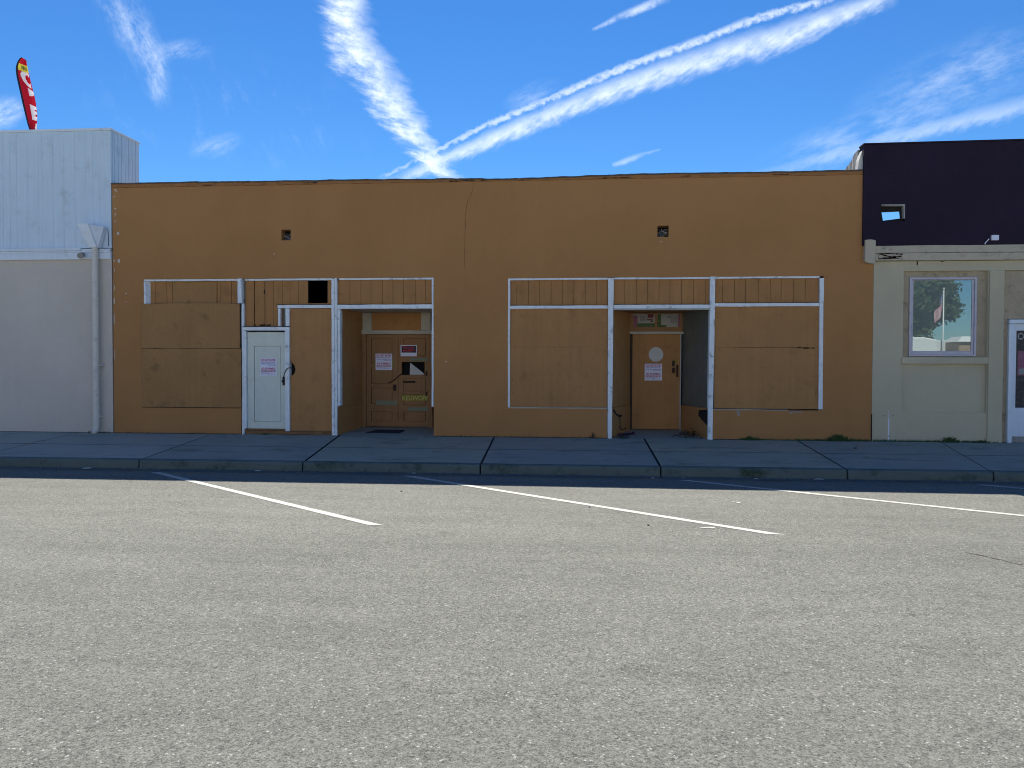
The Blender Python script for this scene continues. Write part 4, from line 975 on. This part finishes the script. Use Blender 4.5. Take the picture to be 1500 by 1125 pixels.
def speck(x, y, z, r):
    n = 5; a0 = random.random() * 6; c = mb.v((x, y, z + r * .8)); rim = [mb.v((x + r * random.uniform(.5, 1.3) * math.cos(a0 + k * 1.2566), y + r * random.uniform(.5, 1.3) * math.sin(a0 + k * 1.2566), z)) for k in range(n)]
    for k in range(n): mb.face([c, rim[k], rim[(k + 1) % n]])
for k in range(420):
    x = random.uniform(-9.5, 8); y = -3.27 - abs(random.gauss(0, .07)); mb.mi = random.choice((0, 0, 0, 1, 2)); speck(x, y, ROAD_Z + .008, random.uniform(.004, .016))
for k in range(260):
    x = random.uniform(-9.5, 8); y = -.02 - abs(random.gauss(0, .06)); mb.mi = random.choice((0, 0, 1)); speck(x, y, walk_z(y), random.uniform(.003, .011))
for k in range(110):
    x = random.uniform(-9.5, 8); y = random.uniform(-3.0, -.1); mb.mi = random.choice((0, 1)); speck(x, y, walk_z(y) + .001, random.uniform(.003, .009))
tag(mb.build('grit', [M['pebble'], M['dry'], M['plaster_grey']]), 'fine grit and leaf crumbs along the gutter and wall foot', 'grit', None, 'stuff')
def scrap(x, y, z, s_, label, mtl='litter_paper', grp='scraps of litter'):
    mb = MB(); n = 7; c = mb.v((x, y, z + s_ * .30)); a0 = random.random() * 6
    rim = [mb.v((x + s_ * random.uniform(.7, 1.2) * math.cos(a0 + k * 6.283 / n), y + s_ * .7 * math.sin(a0 + k * 6.283 / n), z + random.uniform(.002, .25) * s_)) for k in range(n)]
    for k in range(n): mb.face([c, rim[k], rim[(k + 1) % n]])
    o = mb.build('paper_scrap', M[mtl]); md = o.modifiers.new('thick', 'SOLIDIFY'); md.thickness = .003
    return tag(o, label, 'litter', grp)
zg = ROAD_Z + .010
scrap(-8.0, -3.40, zg, .075, 'crumpled white paper in the gutter near the grey stucco building')
scrap(-5.15, -3.34, zg, .05, 'pale paper scrap in the gutter below the grey-white door')
scrap(-2.62, -3.33, zg, .032, 'small pale scrap in the gutter below the left recess')
scrap(1.08, -3.45, zg, .03, 'small pale scrap in the gutter below the right recess')
scrap(2.62, -3.38, zg, .035, 'tiny pale scrap in the gutter right of the second recess')
scrap(3.55, -3.36, zg, .07, 'flattened white litter in the gutter near the orange wall corner')
def smear(x, y, rx, ry, label):
    mb = MB()
    for k in range(7):
        cx, cy = x + random.uniform(-rx, rx) * .7, y + random.uniform(-ry, ry) * .7; n = 8
        mb.poly([(cx + rx * .45 * random.uniform(.5, 1.1) * math.cos(6.283 * i / n), cy + ry * .5 * random.uniform(.5, 1.1) * math.sin(6.283 * i / n), ROAD_Z + .0032 + k * .0003) for i in range(n)])
    return tag(mb.build('paint_smear', M['line']), label, 'paint smear', 'paint smears on the road')
smear(1.33, -7.06, .09, .045, 'white paint smear beside the long middle parking line')
smear(1.93, -5.45, .06, .05, 'faint white paint smear nearer the kerb shade')
def clod(x, y, r, label):
    bm = MB(); bmesh.ops.create_icosphere(bm.bm, subdivisions=2, radius=r)
    for v in bm.bm.verts: v.co *= 1 + .35 * mnoise.noise(v.co * (1.5 / r) + Vector((x, y, 0))); v.co.z *= .55; v.co += Vector((x, y, ROAD_Z + r * .4))
    return tag(bm.build('clod', M['pebble']), label, 'clod', 'clods on the road')
for x, y, r, lb_ in ((-2.42, -5.05, .014, 'dark clod just inside the sunlight, left of centre'), (.1, -5.98, .012, 'dark clod below the long middle parking line'), (.72, -7.0, .014, 'dark clod nearest the camera by the middle line')):
    clod(x, y, r, lb_)

# ------------------------------------------------------------------ across the street (seen in the window's reflection, except the added bounce building)
VAN_W = mat('rv_white', (.72, .72, .70), .4, .05, 2, spec=.5); VAN_G = mat('rv_dark_glass', (.02, .03, .035), .1, .1, 3, spec=.6); VAN_T = mat('rv_tan', (.34, .24, .15), .5, .1, 3); RUB = mat('rubber', (.02, .02, .02), .8, .1, 10)
def motorhome(x, y, rot, label, L=6.4, H=2.75):
    r = thing('motorhome', (0, 0, 0), label, 'motorhome', 'motorhomes across the street'); OFF[r] = Vector((0, 0, 0))
    zb = .42
    m = MB(); prof = [(-L / 2, zb), (L / 2 - .5, zb), (L / 2 + .9, zb), (L / 2 + .95, 1.15), (L / 2 + .1, 1.35), (L / 2 - .25, 1.95), (L / 2 + .35, 2.15), (L / 2 + .30, H - .12), (L / 2 - .3, H), (-L / 2 + .1, H), (-L / 2, H - .15)]
    m.prism(prof, -1.15, 1.15); m.build('body', VAN_W, r, .06)
    m = MB(); [m.box(-L / 2 + .2, L / 2 - 1.2, sd_ * 1.152, sd_ * 1.16, za, zb_) for sd_ in (1, -1) for za, zb_ in ((1.02, 1.28), (2.78, 2.92))]; m.build('stripe', VAN_T, r)
    for a, b_ in ((-L / 2 + .5, -L / 2 + 1.6), (-.6, .5)):
        for sd_ in (1, -1): m = MB(); m.box(a, b_, sd_ * 1.152, sd_ * 1.168, 1.75, 2.62); m.build('window', VAN_G, r, .01)
    m = MB(); m.hexa([(L / 2 + .13, -.95, 1.40), (L / 2 + .13, .95, 1.40), (L / 2 - .19, .95, 1.90), (L / 2 - .19, -.95, 1.90)], [(L / 2 + .15, -.95, 1.42), (L / 2 + .15, .95, 1.42), (L / 2 - .17, .95, 1.92), (L / 2 - .17, -.95, 1.92)]); m.build('windscreen', VAN_G, r)
    m = MB(); m.box(1.0, 1.7, 1.152, 1.165, .55, 2.2); m.build('door', VAN_W, r, .01)
    m = MB(); m.box(-.5, .4, -.4, .4, H + .002, H + .26); m.build('roof_unit', VAN_W, r, .05)
    for wx in (-L / 2 + 1.5, L / 2 - .1):
        for s_ in (-1, 1):
            m = MB(); m.tube([(wx, s_ * .92, .36), (wx, s_ * 1.17, .36)], .36, 20); w_ = m.build('wheel', RUB, r); m = MB(); m.tube([(wx, s_ * 1.172, .36), (wx, s_ * 1.18, .36)], .2, 16); m.build('rim', VAN_W, w_)
    r.location = (x, y, ROAD_Z); r.rotation_euler.z = rot; return r
motorhome(14.35, -26.0, R(10), 'white motorhome with a tan stripe parked across the street, nearest the flagpole', 5.6, 3.15)
motorhome(22.6, -32.5, R(168), 'white motorhome parked farther back across the street, right of the flagpole', 6.4, 3.2)
ob_ = thing('bounce_building', (0, -36, ROAD_Z), 'unseen long pale building added across the street to bounce sun onto the shops', 'building')  # added out of view as a sunlit reflector for the shaded shop fronts
PS = mat('pale_bounce_stucco', (.68, .63, .53), .9, .06, 1.2, (.42, .38, .31), .4, 2, .05, .05, 40, .2, 50)
m = MB(); m.box(-36, 19, -46, -34, ROAD_Z - .1, 6.4); m.build('wall', PS, ob_)
m = MB(); m.box(-36.1, 19.1, -46.1, -33.9, 6.402, 6.6); m.build('coping', M['trim_white'], ob_)
for k in range(9):
    x = -33 + 5.8 * k
    m = MB(); m.box(x, x + 2.2, -33.998, -33.95, .9, 2.6); m.build('window', VAN_G, ob_)
lo_ = thing('storage_shed', (20.6, -29.2, ROAD_Z), 'small tan storage shed across the street between the motorhomes', 'shed')
m = MB(); m.box(20.05, 21.25, -30.0, -28.4, ROAD_Z, 2.75); m.build('wall', VAN_T, lo_, .02)
m = MB(); m.hexa([(19.9, -30.1, 2.753), (21.4, -30.1, 2.753), (21.4, -28.25, 2.753), (19.9, -28.25, 2.753)], [(20.3, -29.8, 3.05), (21.0, -29.8, 3.05), (21.0, -28.6, 3.05), (20.3, -28.6, 3.05)]); m.build('roof', VAN_W, lo_)
fp = thing('flagpole', (20.15, -30.5, ROAD_Z), 'white flagpole reflected in the tan building window', 'flagpole')
m = MB(); m.tube([(20.15, -30.5, ROAD_Z), (20.15, -30.5, 5.75)], [.05, .03], 10); m.tube([(20.15, -30.5, 5.75), (20.15, -30.5, 5.83)], .06, 10); m.build('pole', VAN_W, fp, smooth=True)
US = [mat('us_red', (.45, .03, .05), .7, .05, 4), mat('us_white', (.75, .75, .75), .7, .05, 4), mat('us_blue', (.03, .05, .20), .7, .05, 4)]
m = MB(); NS, NC = 13, 22; gr = []
for i in range(NS + 1):
    row = []
    for j in range(NC + 1):
        u = j / NC; v = i / NS; s_ = u * .85
        row.append(m.v((20.10 - .42 * s_ - .05 * math.sin(7 * u + v * 2), -30.46 + .13 * math.sin(11 * u + 1.5 * v) * (u + .2), 5.55 - .85 * v - 1.0 * u)))
    gr.append(row)
for i in range(NS):
    for j in range(NC):
        m.mi = 2 if (i < 7 and j < 9) else (0 if i % 2 == 0 else 1)
        if m.mi == 2 and i % 2 == 1 and j % 2 == 1: m.mi = 1
        m.face([gr[i][j], gr[i][j + 1], gr[i + 1][j + 1], gr[i + 1][j]])
tag(m.build('national_flag', US, smooth=True), 'striped national flag hanging on the flagpole', 'flag')
tr_ = thing('tree', (23.2, -45, ROAD_Z), 'big leafy tree reflected in the tan building window', 'tree')
m = MB(); m.tube([(23.2, -45, ROAD_Z), (23.1, -45, 1.5), (23.3, -44.9, 3.2)], [.42, .33, .26], 12); tips = []
for k in range(11):
    a = k * 2.4; e0 = Vector((23.3, -44.9, 2.6 + .1 * k)); e1 = e0 + Vector((math.cos(a) * 1.6, math.sin(a) * 1.4, 1.3)); e2 = e1 + Vector((math.cos(a) * 1.7, math.sin(a) * 1.4, .9 + random.random() * 1.8)); m.tube([e0, e1, e2], [.15, .10, .04], 7); tips += [e1, e2, (e1 + e2) / 2]
m.build('trunk', mat('bark', (.10, .075, .05), .95, .3, 6, None, 0, 1, 0, .2, 20, .5, 20), tr_, smooth=True)
m = MB()
clumps = [Vector((21.0 + random.random() * 4.6, -45 + random.gauss(0, .8), 4.2 + random.random() * 5.5)) for _ in range(26)] + [t + Vector((random.gauss(0, .5), random.gauss(0, .5), random.gauss(.3, .4))) for t in tips for _ in range(2)] + [Vector((26.6 + random.random() * 1.0, -45 + random.gauss(0, .5), 5.2 + random.random() * .9)) for _ in range(4)] + [Vector((23.0 + random.gauss(0, 1.2), -45, 6.5 + random.random() * 2.2)) for _ in range(8)]
for c in clumps:
    for k in range(190):
        d = Vector((random.gauss(0, 1), random.gauss(0, 1), random.gauss(0, .8))); d = d.normalized() * random.uniform(.3, 1.0) * .95; p = c + d; u = Vector((random.uniform(-1, 1), random.uniform(-1, 1), random.uniform(-1, 1))).normalized(); w_ = u.orthogonal().normalized(); s_ = random.uniform(.11, .20)
        m.poly([p - u * s_, p - w_ * s_ * .5, p + u * s_, p + w_ * s_ * .5])
m.build('crown', mat('tree_leaves', (.085, .12, .05), .6, .35, 2.0), tr_)

# ------------------------------------------------------------------ sky: Nishita plus high contrails laid out by compass bearing and height
wd_ = bpy.data.worlds.new('World'); scene.world = wd_; wd_.use_nodes = True
nt = wd_.node_tree; bg = nt.nodes['Background']; bg.inputs['Strength'].default_value = SKY_STRENGTH
sky = nt.nodes.new('ShaderNodeTexSky'); sky.sky_type = 'NISHITA'; sky.sun_disc = False
sky.sun_elevation = R(SUN_EL); sky.sun_rotation = R(SUN_AZ); sky.air_density = 1.0; sky.dust_density = 0.0; sky.ozone_density = 2.2; sky.altitude = 0
hs = nt.nodes.new('ShaderNodeHueSaturation'); hs.inputs['Saturation'].default_value = 1.25; hs.inputs['Value'].default_value = 1.0
nt.links.new(sky.outputs[0], hs.inputs['Color'])
tint = mix(nt, 1.0, hs.outputs[0], (.325, .475, .62), 'MULTIPLY')
tc = nt.nodes.new('ShaderNodeTexCoord'); sp = nt.nodes.new('ShaderNodeSeparateXYZ'); nt.links.new(tc.outputs['Generated'], sp.inputs[0])
dx, dy, dz = (V(nt, sp.outputs[i]) for i in range(3))
yy = dy.max(.05); U = dx / yy; Vv = dz / yy; front = dy.gt(.1)
def plane_noise(ax, ay, scale, detail=6, rough=.6, ang=0.0, shift=0.0):
    c, s_ = math.cos(ang), math.sin(ang)
    a = (U * c + Vv * s_) * ax; b_ = (Vv * c - U * s_) * ay
    cb = nt.nodes.new('ShaderNodeCombineXYZ'); nt.links.new(a.s, cb.inputs[0]); nt.links.new(b_.s, cb.inputs[1]); cb.inputs[2].default_value = shift
    return noise(nt, cb.outputs[0], scale, detail, rough)
OS, WS = .06, .06
def contrail(a, b_, keys, wob, tex, soft, amt=1.0, edge=.35):
    """keys: (s, sideways offset, half width, density)"""
    A, B = Vector(a), Vector(b_); t = B - A; L = t.length; t.normalize(); n = Vector((-t.y, t.x))
    pu, pv = U - A.x, Vv - A.y
    s_ = (pu * t.x + pv * t.y) / L; d = pu * n.x + pv * n.y
    cr = nt.nodes.new('ShaderNodeValToRGB'); cr.color_ramp.interpolation = 'CARDINAL'; el = cr.color_ramp.elements
    while len(el) < len(keys): el.new(.5)
    for e, (k, o, w, m_) in zip(el, sorted(keys)): e.position = k; e.color = (.5 + o / OS, w / WS, m_, 1)
    sc = s_.clamp(); nt.links.new(sc.s, cr.inputs[0])
    se = nt.nodes.new('ShaderNodeSeparateColor'); nt.links.new(cr.outputs[0], se.inputs[0])
    c0 = (V(nt, se.outputs[0]) - .5) * OS; w0 = (V(nt, se.outputs[1]) * WS).max(.0005); m0 = V(nt, se.outputs[2])
    q = ((d - c0 + (wob - .5) * soft).abs()) / w0
    msk = q.smooth(1.25, edge) * m0 * tex
    inside = s_.smooth(-.02, .02) * s_.smooth(1.04, .98)
    return (msk * inside * amt).clamp()
fine = plane_noise(1, 1, 34, 7, .68)
streakA = plane_noise(1, 3.4, 24, 8, .68, R(-20)); streakB = plane_noise(1.0, 2.6, 34, 8, .68, R(34)); puff = plane_noise(1, 1, 95, 4, .6)
broad = plane_noise(1, 1, 7, 6, .6)
cl = contrail((-.326, .4864), (-.1608, .2323), [(0.0, .016, .036, .95), (.087, .0074, .036, 1), (.243, -.0145, .033, 1), (.39, -.0125, .030, 1), (.565, -.0123, .027, 1), (.742, -.0103, .021, 1), (.90, -.0085, .014, 1), (1, 0, .012, .9)],
              streakA, (streakA.smooth(.24, .66) * .72 + .10) * (fine.smooth(.2, .72) * .65 + .45) + fine.smooth(.35, .7) * .24 + .08, .052, 1.0, .05)
def add(c):
    global cl
    cl = (cl + c * (1.0 - cl)).clamp()
add(contrail((-.2297, .2387), (.3581, .4434), [(0, 0, .008, .55), (.047, .0023, .009, .8), (.168, .0064, .012, .95), (.406, .0112, .0145, .95), (.558, .0095, .0165, .95), (.705, .0049, .0185, .95), (.777, 0, .0195, .95), (.923, .0003, .0145, .85), (1, -.0006, .0125, .8)],
             streakB, (streakB.smooth(.2, .66) * .75 + .14) * (fine.smooth(.2, .75) * .5 + .55) + .12, .020, .96, .05))
add(contrail((-.2565, .2426), (.2915, .4459), [(0, 0, .003, .4), (.10, .0034, .0030, .65), (.232, .0106, .0040, .85), (.402, .0124, .0046, .95), (.568, .0144, .0055, 1), (.728, .0107, .0055, 1), (.887, .0085, .0055, 1), (1, -.0002, .0055, 1)],
             puff, puff.smooth(.25, .62) * .62 + .20, .012, .82, .15))
add(contrail((.0113, .4201), (.1037, .4546), [(0, 0, .002, .35), (.3, .001, .0045, .7), (.7, .002, .006, .8), (1, .001, .007, .7)], fine, fine.smooth(.25, .65), .010, .8, .1))
add(contrail((.20, .232), (.5328, .3135), [(0, 0, .006, .12), (.35, .0, .009, .35), (.7, .001, .012, .55), (1, .0, .014, .55)], streakB, streakB.smooth(.2, .65) * .7 + .2, .020, .75, .05))
add(contrail((.0369, .2518), (.0958, .2692), [(0, -.001, .0035, .5), (.4, 0, .0045, .55), (1, .001, .0015, .2)], fine, fine.smooth(.25, .7), .008, .7, .1))
add(contrail((-.26, .236), (-.17, .2515), [(0, 0, .005, .3), (1, 0, .006, .45)], fine, fine.smooth(.3, .7), .02, .6, .0))
wisp = plane_noise(1, 2.0, 18, 8, .72, R(-64), 3.0); wisp2 = plane_noise(1.0, 2.8, 15, 8, .7, R(20), 8.0)
def patch(cx, cy, rx, ry, ang, tex, amt):
    c, s_ = math.cos(ang), math.sin(ang); a = ((U - cx) * c + (Vv - cy) * s_) / rx; b_ = ((Vv - cy) * c - (U - cx) * s_) / ry
    r2 = (a * a + b_ * b_).op('SQRT'); return r2.smooth(1.0, .1) * tex * amt
add(patch(-.602, .458, .085, .040, R(-60), wisp.smooth(.36, .80), .55)); add(patch(-.566, .398, .075, .030, R(-72), wisp.smooth(.34, .78), .62)); add(patch(-.53, .410, .060, .020, R(4), wisp2.smooth(.34, .75), .42))
add(patch(-.775, .335, .045, .028, R(20), wisp2.smooth(.3, .72), .75)); add(patch(-.478, .285, .045, .020, R(15), wisp2.smooth(.36, .78), .42)); add(patch(-.065, .342, .045, .017, R(22), wisp2.smooth(.32, .75), .42))
add(patch(.46, .350, .17, .055, R(20), wisp2.smooth(.34, .78), .36)); add(patch(.33, .275, .14, .040, R(16), wisp2.smooth(.34, .78), .34)); add(patch(-.47, .33, .3, .1, R(-10), wisp.smooth(.5, .85), .16))
cl = cl * front
out = mix(nt, cl * .96, tint, (5.1, 5.7, 6.3))
nt.links.new(out, bg.inputs['Color'])

# ------------------------------------------------------------------ sun
sd = bpy.data.lights.new('sun', 'SUN'); sd.energy = SUN_STRENGTH; sd.angle = R(.53); sd.color = (1.0, .955, .87)
so = bpy.data.objects.new('sun', sd); COL.objects.link(so)
el_, az_ = R(SUN_EL), R(SUN_AZ); sdir = Vector((math.sin(az_) * math.cos(el_), math.cos(az_) * math.cos(el_), math.sin(el_)))
so.rotation_euler = sdir.to_track_quat('Z', 'Y').to_euler(); so.location = sdir * 60

# ------------------------------------------------------------------ camera
yaw, pitch, roll = R(5.051), R(-1.349), .00298
cd = bpy.data.cameras.new('camera'); cam = bpy.data.objects.new('camera', cd); COL.objects.link(cam)
cd.sensor_width = 36; cd.lens = 36 * 1154.7 / 1500; cd.clip_start = .05; cd.clip_end = 2000
cy_, sy_, cp, sp_ = math.cos(-yaw), math.sin(-yaw), math.cos(pitch), math.sin(pitch)
def ray(x, y):
    x2 = math.cos(roll) * x - math.sin(roll) * y; y2 = math.sin(roll) * x + math.cos(roll) * y
    return x2, y2
def w3(x2, y2, f): fw = cp * f - sp_ * y2; up = sp_ * f + cp * y2; return Vector((cy_ * x2 + sy_ * fw, -sy_ * x2 + cy_ * fw, up))
rt = w3(*ray(1, 0), 0); up = w3(*ray(0, 1), 0); fwd = w3(0, 0, 1)
mx = Matrix((rt, up, -fwd)).transposed().to_4x4(); mx.translation = Vector(CAM); cam.matrix_world = mx
scene.camera = cam
vs = scene.view_settings; vs.view_transform = 'Standard'; vs.look = 'None'; vs.exposure = EXPOSURE; vs.gamma = 1; vs.use_curve_mapping = False
scene.cycles.filter_width = 1.05; scene.cycles.max_bounces = 8; scene.cycles.diffuse_bounces = 4
